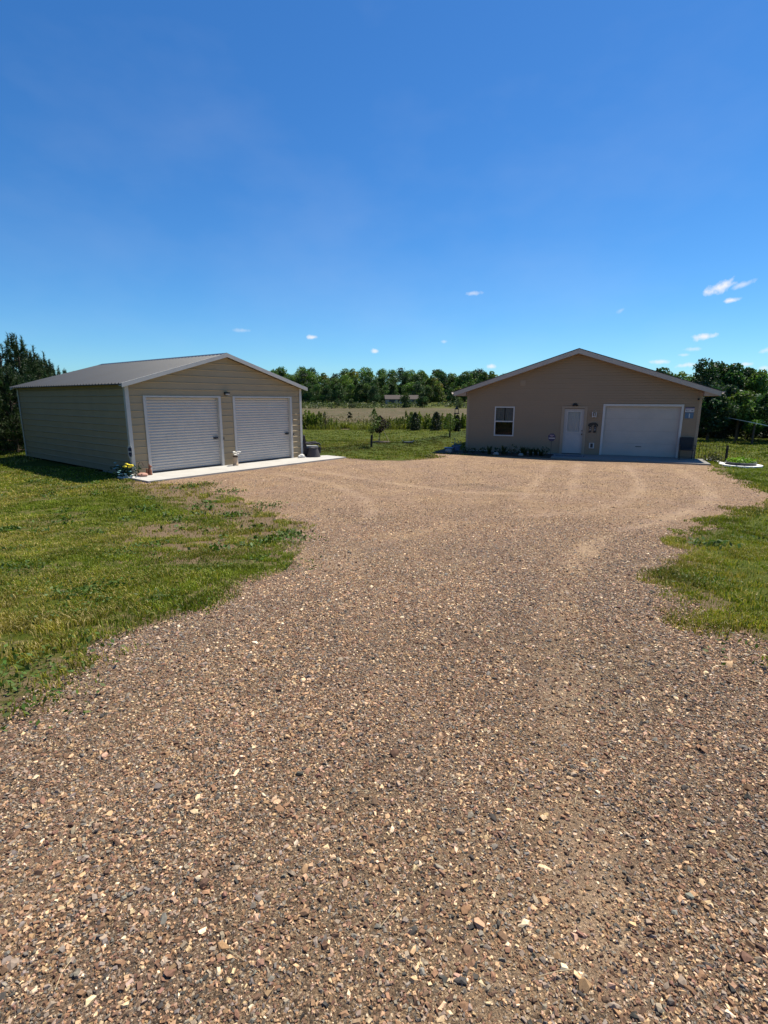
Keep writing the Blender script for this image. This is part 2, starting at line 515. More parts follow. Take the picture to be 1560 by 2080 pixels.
# ------------------------------------------------------------------ driveway outline (world, from the photo)
edge_left = [(8, 1472), (80, 1428), (167, 1357), (238, 1301), (318, 1268), (397, 1240), (437, 1206), (493, 1176), (560, 1166), (606, 1154),
             (592, 1126), (590, 1100), (603, 1071), (560, 1046), (500, 1020), (440, 1000), (397, 985), (312, 979)]
edge_far = [(701, 930.5), (763, 936), (820, 937), (882, 930)]
edge_right = [(1452, 946), (1471, 965), (1507, 977), (1528, 989), (1539, 1001), (1565, 1010)]
edge_right2 = [(1565, 1021), (1524, 1029), (1490, 1038), (1472, 1056), (1439, 1069), (1404, 1083), (1380, 1107), (1388, 1128), (1384, 1146), (1366, 1162),
               (1376, 1184), (1394, 1196), (1414, 1206), (1436, 1227), (1462, 1248), (1480, 1271), (1507, 1300), (1528, 1323), (1560, 1349)]
drive = [(-3.1, -6.0), (-2.7, 0.0)] + [gnd(*p) for p in edge_left]
drive += [gl(-0.3, -1.55), gl(-0.3, -1.0), gl(8.3, -1.0)] + [gnd(*p) for p in edge_far] + [hl(-0.9, -2.1), hl(4.3, -1.2), hl(10.0, -1.2)]
drive += [gnd(*p) for p in edge_right] + [(11.0, 13.2)] + [gnd(*p) for p in edge_right2] + [(3.3, 2.2), (3.0, 0.0), (3.2, -6.0)]
DRIVE = np.array(drive)


def drive_sd(P, noise=True):
    """signed distance, positive inside the gravel"""
    n = len(DRIVE)
    d = np.full(len(P), 1e9); ins = np.zeros(len(P), bool)
    for i in range(n):
        A, B = DRIVE[i], DRIVE[(i + 1) % n]
        d = np.minimum(d, seg_dist(P, A, B))
        c = (A[1] > P[:, 1]) != (B[1] > P[:, 1])
        with np.errstate(divide='ignore', invalid='ignore'):
            xc = (B[0] - A[0]) * (P[:, 1] - A[1]) / (B[1] - A[1]) + A[0]
        ins ^= c & (P[:, 0] < xc)
    s = np.where(ins, d, -d)
    if noise:
        s = s + (vnoise(P[:, 0], P[:, 1], 1.3, 5) - .5) * 0.6 + (vnoise(P[:, 0], P[:, 1], 4.0, 6) - .5) * 0.25
    return s


def rect_in(P, o, yaw, u0, u1, v0, v1):
    q = P - np.array(o)
    c, s = math.cos(yaw), math.sin(yaw)
    u = q[:, 0] * c + q[:, 1] * s; v = -q[:, 0] * s + q[:, 1] * c
    return (u > u0) & (u < u1) & (v > v0) & (v < v1)


def built(P, g=0.0):
    return (rect_in(P, GO, GYAW, 0 - g, 7.28 + g, -g, 9.41 + g) | rect_in(P, GO, GYAW, -.32 - g, 8.45 + g, -1.5 - g, 0.1) |
            rect_in(P, GO, GYAW, 7 - g, 8.45 + g, -1 - g, 2.3 + g) | rect_in(P, HO, HYAW, -g, 9.83 + g, -g, 12 + g) |
            rect_in(P, HO, HYAW, -1.25 - g, 4.2, -1.75 - g, 1.5) | rect_in(P, HO, HYAW, 4 - g, 10.15 + g, -1.95 - g, 0.1))


SOILZ = np.array([gnd(*p) for p in [(330, 985), (400, 1008), (470, 1040), (545, 1060), (480, 1090), (400, 1120), (330, 1075)]])


def soil_w(P):
    """bare, thinly grown strip between the left lawn and the yard"""
    d = poly_dist(P, SOILZ)
    return np.clip(1.15 - d / 1.3, 0, 1)


# ---- ground sheet
def axis(lo, hi, step, far, g):
    a = list(np.arange(lo, hi + 1e-6, step)); s = step
    b = []; x = hi
    while x < far:
        s *= g; x += s; b.append(x)
    return a, b


ax, bx = axis(-30, 30, .3, 2600, 1.22)
xs = np.array([-x for x in bx[::-1]] + ax + bx)
ay, by = axis(-8, 62, .3, 2800, 1.06)
ys = np.array([-400, -150, -50, -20, -12] + ay + by)
gx, gy = np.meshgrid(xs, ys)
gp = np.stack([gx.ravel(), gy.ravel()], 1)
gz = H(gp[:, 0], gp[:, 1])
sdv = drive_sd(gp, False)
gz = np.where(rect_in(gp, GO, GYAW, .3, 7, .3, 9.1) | rect_in(gp, HO, HYAW, .3, 9.5, .3, 11.7), gz - .15, gz)
nx, ny = len(xs), len(ys)
ii = (np.arange(ny - 1)[:, None] * nx + np.arange(nx - 1)[None, :]).ravel()
quads = np.stack([ii, ii + 1, ii + nx + 1, ii + nx], 1)
edge_y = 43.4 + (vnoise(gp[:, 0], gp[:, 0] * 0, .25, 2) - .5) * 1.2
wfield = sstep(-.4, .8, gp[:, 1] - edge_y) * (1 - .75 * sstep(150, 175, gp[:, 1] + gp[:, 0] * .3))
wsoil = np.clip(soil_w(gp) + 0.75 * sstep(-.8, 0.2, sdv) * (gp[:, 1] < 60), 0, 1)
pn_ = vnoise(gp[:, 0], gp[:, 1], 2.2, 41) * .55 + vnoise(gp[:, 0], gp[:, 1], 6.5, 42) * .45
wsoil = np.maximum(wsoil, (.42 * (gp[:, 0] < 0)) * (1 - sstep(.36, .52, pn_)) * (gp[:, 1] < 18) * (np.abs(gp[:, 0]) < 25))
dark_band = np.zeros(len(gp))
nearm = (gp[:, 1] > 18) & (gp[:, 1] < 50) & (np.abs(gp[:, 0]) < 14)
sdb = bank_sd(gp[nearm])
dark_band[nearm] = sstep(-2.6, -.2, sdb) * (1 - sstep(-.15, .25, sdb))  # lawn band just before the bank line is coloured darker
gcol = np.stack([1 - wfield, wfield, wsoil], 1)
ground = npmesh('ground', np.column_stack([gp, gz]), quads, M['ground'], col=gcol, smooth=True, extra={'DarkBand': np.repeat(dark_band[:, None], 3, 1)})
tag(ground, kind='structure')

# ---- driveway sheet
st = 0.1
dx = np.arange(-13, 16.5, st); dy = np.arange(-6, 30, st)
X, Y = np.meshgrid(dx, dy)
P = np.stack([X.ravel(), Y.ravel()], 1)
s0 = drive_sd(P)
S = s0.reshape(X.shape)
gyy, gxx = np.gradient(S, st)
gl_n = np.maximum(np.hypot(gxx, gyy), .25)
inside = S > 0
cell = inside[:-1, :-1] | inside[1:, :-1] | inside[:-1, 1:] | inside[1:, 1:]
mv = np.where(S < 0, -S / gl_n, 0)
mv = np.minimum(mv, st * 1.2)
PX = X + gxx / gl_n * mv; PY = Y + gyy / gl_n * mv
cn = len(dx)
ci = (np.arange(len(dy) - 1)[:, None] * cn + np.arange(cn - 1)[None, :])[cell]
q = np.stack([ci, ci + 1, ci + cn + 1, ci + cn], 1)
used, inv = np.unique(q.ravel(), return_inverse=True)
q = inv.reshape(q.shape)
DP = np.stack([PX.ravel()[used], PY.ravel()[used]], 1)
tracks = [[(600, 952), (690, 965), (800, 982), (930, 1000), (1100, 1004)], [(560, 962), (680, 985), (745, 1015), (757, 1035), (748, 1055)],
          [(1176, 942), (1168, 975), (1160, 1010)], [(1120, 940), (1085, 985), (1060, 1015)], [(1270, 945), (1298, 975), (1300, 1000), (1262, 1022), (1180, 1040), (1050, 1050)],
          [(1385, 955), (1430, 985), (1446, 1005), (1428, 1026), (1340, 1058), (1240, 1084), (1195, 1110), (1165, 1160), (1152, 1250), (1150, 1400), (1170, 1600), (1210, 1900)],
          [(700, 1100), (760, 1300), (860, 1480), (960, 1700), (1010, 2000)], [(900, 1070), (700, 1120), (560, 1260), (330, 1500), (60, 1800)]]
TRK = [np.array([gnd(*p) for p in T]) for T in tracks]
wdt = [.16, .16, .16, .15, .18, .19, .16, .16]; amp = [1., 1., .9, .8, 1., 1.05, .55, .45]
ROWS = [(np.array([gnd(*p) for p in T]), w) for T, w in [([(1330, 1130), (1250, 1150), (1210, 1200), (1195, 1300), (1200, 1420), (1230, 1600)], .22), ([(1500, 1330), (1440, 1290), (1380, 1240)], .3),
                                                         ([(1060, 1000), (960, 985), (880, 988)], .2), ([(1440, 1420), (1520, 1500), (1600, 1620)], .35), ([(640, 1180), (600, 1280), (520, 1420), (380, 1640)], .3)]]


def drive_marks(Q):
    t = np.zeros(len(Q)); r = np.zeros(len(Q))
    for L_, w, a in zip(TRK, wdt, amp):
        t = np.maximum(t, a * (.74 + .26 * sstep(5.5, 11, np.hypot(Q[:, 0], Q[:, 1]))) * np.exp(-(poly_dist(Q, L_) / w) ** 2) * (0.45 + .9 * (vnoise(Q[:, 0], Q[:, 1], 1.3, 8) - .2)))
    for L_, w in ROWS:
        r = np.maximum(r, np.exp(-(poly_dist(Q, L_) / w) ** 2))
    return t, r


def drive_z(Q):
    t, r = drive_marks(Q)
    z = H(Q[:, 0], Q[:, 1])
    return np.maximum(z + .007 - .012 * t + .012 * r + (vnoise(Q[:, 0], Q[:, 1], 1.1, 9) - .5) * .02, z + .004)


trk, rows = drive_marks(DP)
rr = np.hypot(DP[:, 0], DP[:, 1])
far_light = 0.95 * sstep(1.0, 12.5, rr)  # gravel tone rises with camera distance; near shadowing is put into the colour
DCOL = np.stack([far_light, trk, rows], 1)
dz = drive_z(DP)
driveway = npmesh('driveway', np.column_stack([DP, dz]), q, M['gravel'], col=DCOL, smooth=True)
tag(driveway, kind='structure')

# ------------------------------------------------------------------ loose stones
PHI = (1 + 5 ** .5) / 2
ICO = np.array([(-1, PHI, 0), (1, PHI, 0), (-1, -PHI, 0), (1, -PHI, 0), (0, -1, PHI), (0, 1, PHI), (0, -1, -PHI), (0, 1, -PHI), (PHI, 0, -1), (PHI, 0, 1), (-PHI, 0, -1), (-PHI, 0, 1)])
ICO /= np.linalg.norm(ICO[0])
ICF = np.array([(0, 11, 5), (0, 5, 1), (0, 1, 7), (0, 7, 10), (0, 10, 11), (1, 5, 9), (5, 11, 4), (11, 10, 2), (10, 7, 6), (7, 1, 8), (3, 9, 4), (3, 4, 2), (3, 2, 6), (3, 6, 8), (3, 8, 9), (4, 9, 5), (2, 4, 11), (6, 2, 10), (8, 6, 7), (9, 8, 1)])
CHIP = np.array([(1, .75, -.6), (-.9, .9, -.6), (-1, -.8, -.6), (.85, -.95, -.6), (.72, .5, .7), (-.55, .68, .7), (-.7, -.55, .7), (.6, -.62, .7)], float)
CHF = np.array([(0, 1, 5, 4), (1, 2, 6, 5), (2, 3, 7, 6), (3, 0, 4, 7), (4, 5, 6, 7)])
CHF = np.concatenate([CHF[:, [0, 1, 2]], CHF[:, [0, 2, 3]]])
STONE_PAL = np.array([(.37, .250, .135), (.46, .35, .205), (.23, .140, .072), (.155, .090, .051), (.10, .060, .040), (.165, .150, .130), (.105, .103, .096), (.045, .045, .043),
                      (.30, .200, .138), (.175, .098, .068), (.24, .195, .148), (.20, .168, .132), (.58, .48, .33), (.135, .142, .132)])
STONE_P = np.array([.10, .05, .15, .15, .12, .07, .06, .06, .05, .04, .07, .06, .015, .01]); STONE_P /= STONE_P.sum()


def stones(Px, size, flat, seed, zoff=0.0):
    rng = np.random.default_rng(seed)
    n = len(Px)
    small = np.mean(size) < .021
    B0, FF = (CHIP, CHF) if small else (ICO, ICF)
    nv = len(B0)
    var = B0[None] * rng.uniform(.62, 1.25, (40, nv, 1)) + rng.normal(0, .13, (40, nv, 3))
    b = var[rng.integers(0, 40, n)]
    sc = np.stack([size * rng.uniform(.8, 1.45, n), size * rng.uniform(.55, 1.0, n), size * flat * rng.uniform(.6, 1.2, n)], 1) * .5
    b = b * sc[:, None, :]
    tl = .27 if small else .22
    ax_ = rng.normal(0, tl, n); ay_ = rng.normal(0, tl, n); az = rng.uniform(0, 6.283, n)
    cx, sx = np.cos(ax_), np.sin(ax_); cz, sz = np.cos(az), np.sin(az)
    y = b[..., 1] * cx[:, None] - b[..., 2] * sx[:, None]; z = b[..., 1] * sx[:, None] + b[..., 2] * cx[:, None]; x = b[..., 0]
    cy, sy = np.cos(ay_), np.sin(ay_)
    x, z = x * cy[:, None] + z * sy[:, None], -x * sy[:, None] + z * cy[:, None]
    xx = x * cz[:, None] - y * sz[:, None]; yy = x * sz[:, None] + y * cz[:, None]
    base = drive_z(Px) + sc[:, 2] * rng.uniform(-.05, .6, n) + zoff
    V = np.stack([xx + Px[:, 0:1], yy + Px[:, 1:2], z + base[:, None]], -1)
    F = (np.arange(n)[:, None, None] * nv + FF[None]).reshape(-1, 3)
    c = STONE_PAL[rng.choice(len(STONE_PAL), n, p=STONE_P)] * rng.uniform(.75, 1.2, (n, 1)) * rng.uniform(.93, 1.07, (n, 3))
    tn = sstep(.3, .7, vnoise(Px[:, 0], Px[:, 1], .55, 24) * .6 + vnoise(Px[:, 0], Px[:, 1], 1.7, 25) * .4)[:, None]
    c = c * .80 + .20 * c.mean(axis=1, keepdims=True) * np.array((1.12, 1.0, .88))
    fr_ = 1.36 + .46 * sstep(2.5, 8, np.hypot(Px[:, 0], Px[:, 1]))[:, None] * (1 - .25 * tn)  # light painted in: stones paler with distance from the camera
    c = c * fr_ * (np.array((1.05, .95, .86)) * (1 - tn) + np.array((.92, .87, .84)) * tn)
    return V.reshape(-1, 3), F, np.repeat(c, nv, 0)


def sector(n, r0, r1, seed, half=50):
    rng = np.random.default_rng(seed)
    r = np.sqrt(rng.uniform(r0 ** 2, r1 ** 2, n)); a = np.radians(rng.uniform(-half, half, n))
    return np.stack([r * np.sin(a), r * np.cos(a)], 1)


SV, SF, SCc = [], [], []; off = 0
for k, (r0, r1, dens, a, b_, flat) in enumerate([(.35, 3.0, 14500, .006, .0142, .8), (.35, 3.0, 1500, .0135, .0245, .75), (.35, 3.0, 170, .0235, .038, .65), (.35, 3.2, 9, .038, .052, .6),
                                                 (3.0, 7.0, 7000, .008, .018, .75), (3.0, 7.0, 560, .018, .033, .65), (3.0, 8.0, 36, .032, .048, .6), (3., 9., 3, .046, .06, .6),
                                                 (4.6, 13.5, 1750, .012, .024, .65), (4.6, 13.5, 110, .023, .040, .6), (7.5, 26, 260, .017, .031, .6), (7.5, 26, 11, .03, .048, .6)]):
    hw = 78 if r1 < 3.5 else 52
    n = int(dens * math.radians(2 * hw) / 2 * (r1 ** 2 - r0 ** 2))
    Px = sector(n, r0, r1, 100 + k, hw)
    sd = drive_sd(Px)
    rg = np.random.default_rng(300 + k)
    # patches of many and of few loose stones
    patch = vnoise(Px[:, 0], Px[:, 1], .9, 21) * .6 + vnoise(Px[:, 0], Px[:, 1], 2.6, 22) * .4
    tk, rw = drive_marks(Px)
    keep = (sd > -0.10) & (rg.uniform(0, 1, n) < np.clip((patch - .10) * 2.4, .55, 1) * (1 - .75 * np.clip(tk, 0, 1)) + .3 * rw) & ~built(Px, .05)
    rP = np.hypot(Px[:, 0], Px[:, 1])
    if r1 > 3.1:
        keep &= rg.uniform(0, 1, n) < (1 - sstep(r0 + .42 * (r1 - r0), r1, rP))
        if r0 > 4:
            keep &= rg.uniform(0, 1, n) < sstep(r0, r0 + 2.4, rP)
    keep &= (sd > 0.25) | (rg.uniform(0, 1, n) < .75)
    Px = Px[keep]
    sz = a + (b_ - a) * rg.uniform(0, 1, len(Px)) ** 1.7
    v, f, c = stones(Px, sz, flat, 500 + k)
    SV.append(v); SF.append(f + off); SCc.append(c); off += len(v)
gs = npmesh('gravel', np.concatenate(SV), np.concatenate(SF), M['stone'], col=np.concatenate(SCc))
tag(gs, 'loose crushed stones in tan, brown, pink and grey scattered over the driveway', 'gravel', kind='stuff')

# dry straws lying on the gravel
mb = MB(); rg = random.Random(5)
for i in range(90):
    r = rg.uniform(1.2, 7); a = math.radians(rg.uniform(-42, 42))
    x, y = r * math.sin(a), r * math.cos(a)
    if drive_sd(np.array([(x, y)]))[0] < 0: continue
    L_ = rg.uniform(.03, .13); t = rg.uniform(0, 6.28)
    z = h1(x, y) + .02
    mb.tube([(x, y, z), (x + L_ * .5 * math.cos(t), y + L_ * .5 * math.sin(t), z + rg.uniform(0, .012)), (x + L_ * math.cos(t + .06), y + L_ * math.sin(t + .06), z)], .0009, 4)
tag(mb.build('straw', M['straw']), 'thin dry straw bits lying on the driveway stones', 'straw', kind='stuff')


# ------------------------------------------------------------------ grass
def blades(Px, hgt, wid, lean, col, seed):
    rng = np.random.default_rng(seed)
    n = len(Px)
    az = rng.uniform(0, 6.283, n); lz = rng.uniform(0, 6.283, n)
    ln = lean * rng.uniform(.2, 1.3, n) * hgt
    d = np.stack([np.cos(az), np.sin(az)], 1) * (wid / 2)[:, None]
    l = np.stack([np.cos(lz), np.sin(lz)], 1) * ln[:, None]
    z0 = H(Px[:, 0], Px[:, 1]) - .005
    V = np.empty((n, 5, 3))
    V[:, 0, :2] = Px - d; V[:, 1, :2] = Px + d; V[:, 0, 2] = V[:, 1, 2] = z0
    V[:, 2, :2] = Px + l * .32 + d * .8; V[:, 3, :2] = Px + l * .32 - d * .8; V[:, 2, 2] = V[:, 3, 2] = z0 + hgt * .58
    V[:, 4, :2] = Px + l; V[:, 4, 2] = z0 + hgt * (1 - .35 * np.clip(lean, 0, 1))
    k = np.arange(n)[:, None] * 5
    return V.reshape(-1, 3), k + np.array([[0, 1, 2, 3]]), k + np.array([[3, 2, 4]]), np.repeat(col, 5, 0)


def grass_col(Px, rng, dry):
    n = len(Px)
    g1 = np.array((.098, .140, .014)); g2 = np.array((.205, .232, .030)); g3 = np.array((.050, .078, .012)); dr = np.array((.38, .30, .13)); yl = np.array((.26, .225, .045))
    t = np.clip(vnoise(Px[:, 0], Px[:, 1], .7, 31) * .7 + rng.uniform(0, .5, n) - .1, 0, 1)[:, None]
    c = g1 * (1 - t) + g2 * t
    k = rng.uniform(0, 1, n)
    c = np.where((k < .15)[:, None], g3, c)
    kd = rng.uniform(0, 1, n)
    c = np.where((kd < dry * .55)[:, None], dr, c)
    c = np.where(((kd >= dry * .55) & (kd < dry * 1.2))[:, None], yl, c)
    dk_band = np.zeros(n); m = (Px[:, 1] > 19) & (np.abs(Px[:, 0]) < 12)
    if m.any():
        sb = bank_sd(Px[m]); dk_band[m] = sstep(-3.0, -.1, sb) * (1 - sstep(-.1, .2, sb))
    c = c * (1 - .62 * dk_band[:, None])  # blades take the same darker tone along the bank line
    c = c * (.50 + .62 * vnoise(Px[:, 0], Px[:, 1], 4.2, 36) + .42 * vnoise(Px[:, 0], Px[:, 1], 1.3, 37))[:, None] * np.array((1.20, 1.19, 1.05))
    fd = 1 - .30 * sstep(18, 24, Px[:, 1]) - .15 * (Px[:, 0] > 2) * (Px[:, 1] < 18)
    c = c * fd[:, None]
    return c * rng.uniform(.75, 1.25, (n, 1))


GV, GQ, GT, GC = [], [], [], []; off = 0


def add_grass(Px, hgt, wid, lean, col, seed):
    global off
    if not len(Px): return
    v, q4, t3, c = blades(Px, hgt, wid, lean, col, seed)
    GV.append(v); GQ.append(q4 + off); GT.append(t3 + off); GC.append(c); off += len(v)


def dryness(Px):
    d1 = np.exp(-(np.linalg.norm(Px - np.array(gnd(20, 1250)), axis=1) / 1.6) ** 2)
    d2 = np.exp(-(np.linalg.norm(Px - np.array(gnd(90, 1080)), axis=1) / 1.2) ** 2) * .3
    return np.clip(.19 + .75 * d1 + d2 + .75 * (vnoise(Px[:, 0], Px[:, 1], .45, 33) - .45) + .4 * (vnoise(Px[:, 0], Px[:, 1], 1.6, 34) - .5) + .35 * soil_w(Px), .03, .95)


def lawn_patch(x0, x1, y0, y1, dens, hm, wm, seed, ymax=None):
    rng = np.random.default_rng(seed)
    n = int((x1 - x0) * (y1 - y0) * dens)
    Px = np.stack([rng.uniform(x0, x1, n), rng.uniform(y0, y1, n)], 1)
    # keep to what a camera here or a step aside could see
    Px = Px[np.abs(Px[:, 0]) < (Px[:, 1] + .6) * 1.0 + .5]
    sd = -drive_sd(Px)
    Px = Px[(sd > -.28)]; sd = sd[sd > -.28] if False else -drive_sd(Px)
    dn = sstep(-.40, .75, sd + .30 * (Px[:, 0] > 0) + .5 * (vnoise(Px[:, 0], Px[:, 1], 2.8, 46) - .5)) * (0.08 + 1.0 * sstep(.34, .62, vnoise(Px[:, 0], Px[:, 1], 2.2, 41) * .55 + vnoise(Px[:, 0], Px[:, 1], 6.5, 42) * .45))
    dn = np.clip(dn, 0, 1)
    sw = soil_w(Px)
    clump = sstep(.56, .68, vnoise(Px[:, 0], Px[:, 1], 3.6, 43))
    dn = dn * (1 - sw) + sw * (clump * .75 + .05)
    # a strip of bare patches along the edge
    k = (rng.uniform(0, 1, len(Px)) < dn) & ~built(Px, .02)
    Px = Px[k]; sd = sd[k]
    # turf is mown, the margin by the stones is rougher and longer
    rough = np.exp(-((sd - .35) / .5) ** 2)
    hgt = hm * rng.uniform(.55, 1.35, len(Px)) * (1 + .9 * rough * vnoise(Px[:, 0], Px[:, 1], 1.1, 44))
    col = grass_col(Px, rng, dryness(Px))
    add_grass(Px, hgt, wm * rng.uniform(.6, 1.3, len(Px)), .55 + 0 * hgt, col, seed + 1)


lawn_patch(-8, -1.2, 2.6, 8.5, 7200, .052, .0080, 61)
lawn_patch(-14, -1, 8.5, 13, 2600, .055, .013, 62)
lawn_patch(-22, -1.5, 13, 19, 1000, .06, .02, 63)
lawn_patch(2.2, 10, 2.4, 9, 6000, .052, .0080, 64)
lawn_patch(4, 14, 9, 13, 2400, .055, .013, 65)
lawn_patch(9.5, 24, 12.5, 22, 800, .058, .02, 66)
lawn_patch(-26, -14, 19, 30, 250, .10, .035, 67)
lawn_patch(-6, 7, 21.5, 31, 420, .055, .030, 68)
lawn_patch(13, 34, 22, 34, 150, .09, .035, 69)
lawn_patch(-9, 9, 31, 44, 90, .05, .05, 70)
grass = npmesh('grass', np.concatenate(GV), [np.concatenate(GQ), np.concatenate(GT)], M['grass'], col=np.concatenate(GC))
tag(grass, 'short uneven lawn grass growing beside the driveway and around both buildings', 'grass', kind='stuff')


# ---- leaf clouds
def leaf_quads(C, size, rng, flat=0.0, asp=.55):
    n = len(C)
    nrm = rng.normal(0, 1, (n, 3)); nrm[:, 2] += flat
    nrm /= np.linalg.norm(nrm, axis=1, keepdims=True)
    t = np.cross(nrm, rng.normal(0, 1, (n, 3))); t /= np.linalg.norm(t, axis=1, keepdims=True)
    b = np.cross(nrm, t)
    s = (size * rng.uniform(.6, 1.35, n))[:, None] * .5
    V = np.stack([C - t * s, C + b * s * asp, C + t * s, C - b * s * asp], 1).reshape(-1, 3)
    F = np.arange(n * 4).reshape(n, 4)
    return V, F


# broad leaved weeds in the left lawn and along the stones
rng = np.random.default_rng(77)
wc = [gnd(*p) for p in [(150, 1210), (190, 1230), (130, 1260), (210, 1200), (100, 1200), (160, 1330), (40, 1370), (70, 1430), (20, 1410), (590, 1090), (600, 1100), (470, 1050),
                        (425, 985), (455, 1000), (480, 1000), (380, 990), (545, 1030), (20, 1080), (15, 1160), (60, 1160), (330, 1220), (250, 1130), (310, 1110), (1450, 1190), (1400, 1180),
                        (1520, 1330), (1540, 1100), (1440, 1110), (600, 1155), (420, 1160), (360, 1060), (300, 1040)]]
for i in range(170):
    x = rng.uniform(-13, -1.5); y = rng.uniform(3, 17)
    if drive_sd(np.array([(x, y)]))[0] < -.2 and abs(x) < y: wc.append((x, y))
WV, WF, WC = [], [], []; wo = 0
for (x, y) in wc:
    big = (x, y) in wc[:32]; n = int(rng.uniform(50, 130) if big else rng.uniform(14, 46)); r = rng.uniform(.10, .22) if big else rng.uniform(.06, .17)
    C = np.column_stack([x + rng.normal(0, r, n), y + rng.normal(0, r, n), np.zeros(n)])
    if built(C[:1, :2], .1)[0]: continue
    C[:, 2] = H(C[:, 0], C[:, 1]) + rng.uniform(.02, .10, n)
    V, F = leaf_quads(C, rng.uniform(.05, .085) * (1 if y > 7 else .55), rng, 1.1, .5)
    c = np.array((.066, .112, .018)) * rng.uniform(.6, 1.5, (n, 1)) * (1.0 + rng.normal(0, .08, (n, 3)))
    WV.append(V); WF.append(F + wo); WC.append(np.repeat(c, 4, 0)); wo += len(V)
tag(npmesh('weeds', np.concatenate(WV), np.concatenate(WF), M['leaf'], col=np.concatenate(WC)), 'low broad leaved weeds dotted through the rough lawn and along the stones', 'weeds', kind='stuff')

# tall dry and green grass at the start of the field
GV, GQ, GT, GC = [], [], [], []; off = 0
rng = np.random.default_rng(81)
Px = np.stack([rng.uniform(-22, 22, 30000), 43.4 + rng.gamma(1.2, 6.0, 30000)], 1)
Px = Px[vnoise(Px[:, 0], Px[:, 1], .5, 51) > .3]
tt = np.clip((Px[:, 1] - 44) / 12 + rng.normal(0, .25, len(Px)), 0, 1)[:, None]
c = (np.array((.18, .195, .034)) * (1 - tt) + np.array((.20, .155, .09)) * tt) * rng.uniform(.7, 1.25, (len(Px), 1))
add_grass(Px, rng.uniform(.25, .65, len(Px)) * (1 - .35 * tt[:, 0]), rng.uniform(.04, .09, len(Px)), .5 + 0 * Px[:, 0], c, 82)
tag(npmesh('meadow_grass', np.concatenate(GV), [np.concatenate(GQ), np.concatenate(GT)], M['grass'], col=np.concatenate(GC)), 'tall dry meadow grass at the near side of the brown field', 'meadow grass', kind='stuff')


# ------------------------------------------------------------------ cladding helper
def clad(prof, segfun, place, name, mat, parent):
    """prof: list of (z, out); segfun(z, zmid) -> list of (u0,u1); place(u, out, z) -> xyz"""
    V, F = [], []
    for (za, oa), (zb, ob) in zip(prof[:-1], prof[1:]):
        zm = (za + zb) / 2
        for (a0, a1), (b0, b1) in zip(segfun(za, zm), segfun(zb, zm)):
            if a1 - a0 < 1e-4 and b1 - b0 < 1e-4: continue
            n = len(V)
            V += [place(a0, oa, za), place(a1, oa, za), place(b1, ob, zb), place(b0, ob, zb)]
            F.append((n, n + 1, n + 2, n + 3))
    return npmesh(name, np.array(V), np.array(F), mat, parent)


def rib_profile(z0, z1, pitch, cuts=()):
    p = []; z = z0
    while z < z1:
        p += [(z, 0), (z + pitch * .78, 0), (z + pitch * .875, .020), (z + pitch * .885, .020), (z + pitch * .975, .0)]
        z += pitch
    p.append((z1, 0))
    p = [q for q in p if q[0] <= z1]
    for c in cuts:
        for i in range(len(p) - 1):
            if p[i][0] < c - 1e-4 and p[i + 1][0] > c + 1e-4:
                t = (c - p[i][0]) / (p[i + 1][0] - p[i][0])
                p.insert(i + 1, (c, p[i][1] + t * (p[i + 1][1] - p[i][1]))); break
    return p


def lap_profile(z0, z1, pitch, cuts=()):
    p = []; z = z0
    while z < z1 - .01:
        p += [(z, -.004), (z + .015, -.004), (z + .0155, .024), (min(z + pitch, z1), .008)]
        z += pitch
    for c in cuts:
        for i in range(len(p) - 1):
            if p[i][0] < c - 1e-4 and p[i + 1][0] > c + 1e-4:
                t = (c - p[i][0]) / (p[i + 1][0] - p[i][0])
                p.insert(i + 1, (c, p[i][1] + t * (p[i + 1][1] - p[i][1]))); break
    return p


# ------------------------------------------------------------------ metal garage
gW, gD, gE, gR = 7.277, 9.411, 2.827, 3.947
gof, gos = .211, .19
gsl = (gR - gE) / (gW / 2 + gos)


def groof(u): return gR - abs(u - gW / 2) * gsl


D1, D2, DT = (.582, 3.331), (3.964, 6.710), 2.453
gar = thing('metal_garage', 'tan steel garage with two grey roller doors and grey metal roof', 'garage', (GO[0], GO[1], 0), GYAW)


def gseg(z, zm):
    h = gW / 2 if z <= groof(0) - .05 else max(0.0, (gR - .05 - z) / gsl)
    lo, hi = max(0.0, gW / 2 - h), min(gW, gW / 2 + h)
    if zm < DT: return [(0, D1[0]), (D1[1], D2[0]), (D2[1], gW)]
    return [(lo, hi)]


clad(rib_profile(0, gR - .05, .2286, (DT, groof(0) - .05)), gseg, lambda u, o, z: (u, -o, z), 'front_wall', M['tan'], gar)
clad(rib_profile(0, gR - .05, .2286, (groof(0) - .05,)), lambda z, zm: [gseg(z, 9)[0]], lambda u, o, z: (u, gD + o, z), 'rear_wall', M['tan'], gar)
clad(rib_profile(0, groof(0) - .04, .2286), lambda z, zm: [(0, gD)], lambda v, o, z: (-o, v, z), 'side_wall', M['tan'], gar)
clad(rib_profile(0, groof(0) - .04, .2286), lambda z, zm: [(0, gD)], lambda v, o, z: (gW + o, v, z), 'side_wall', M['tan'], gar)
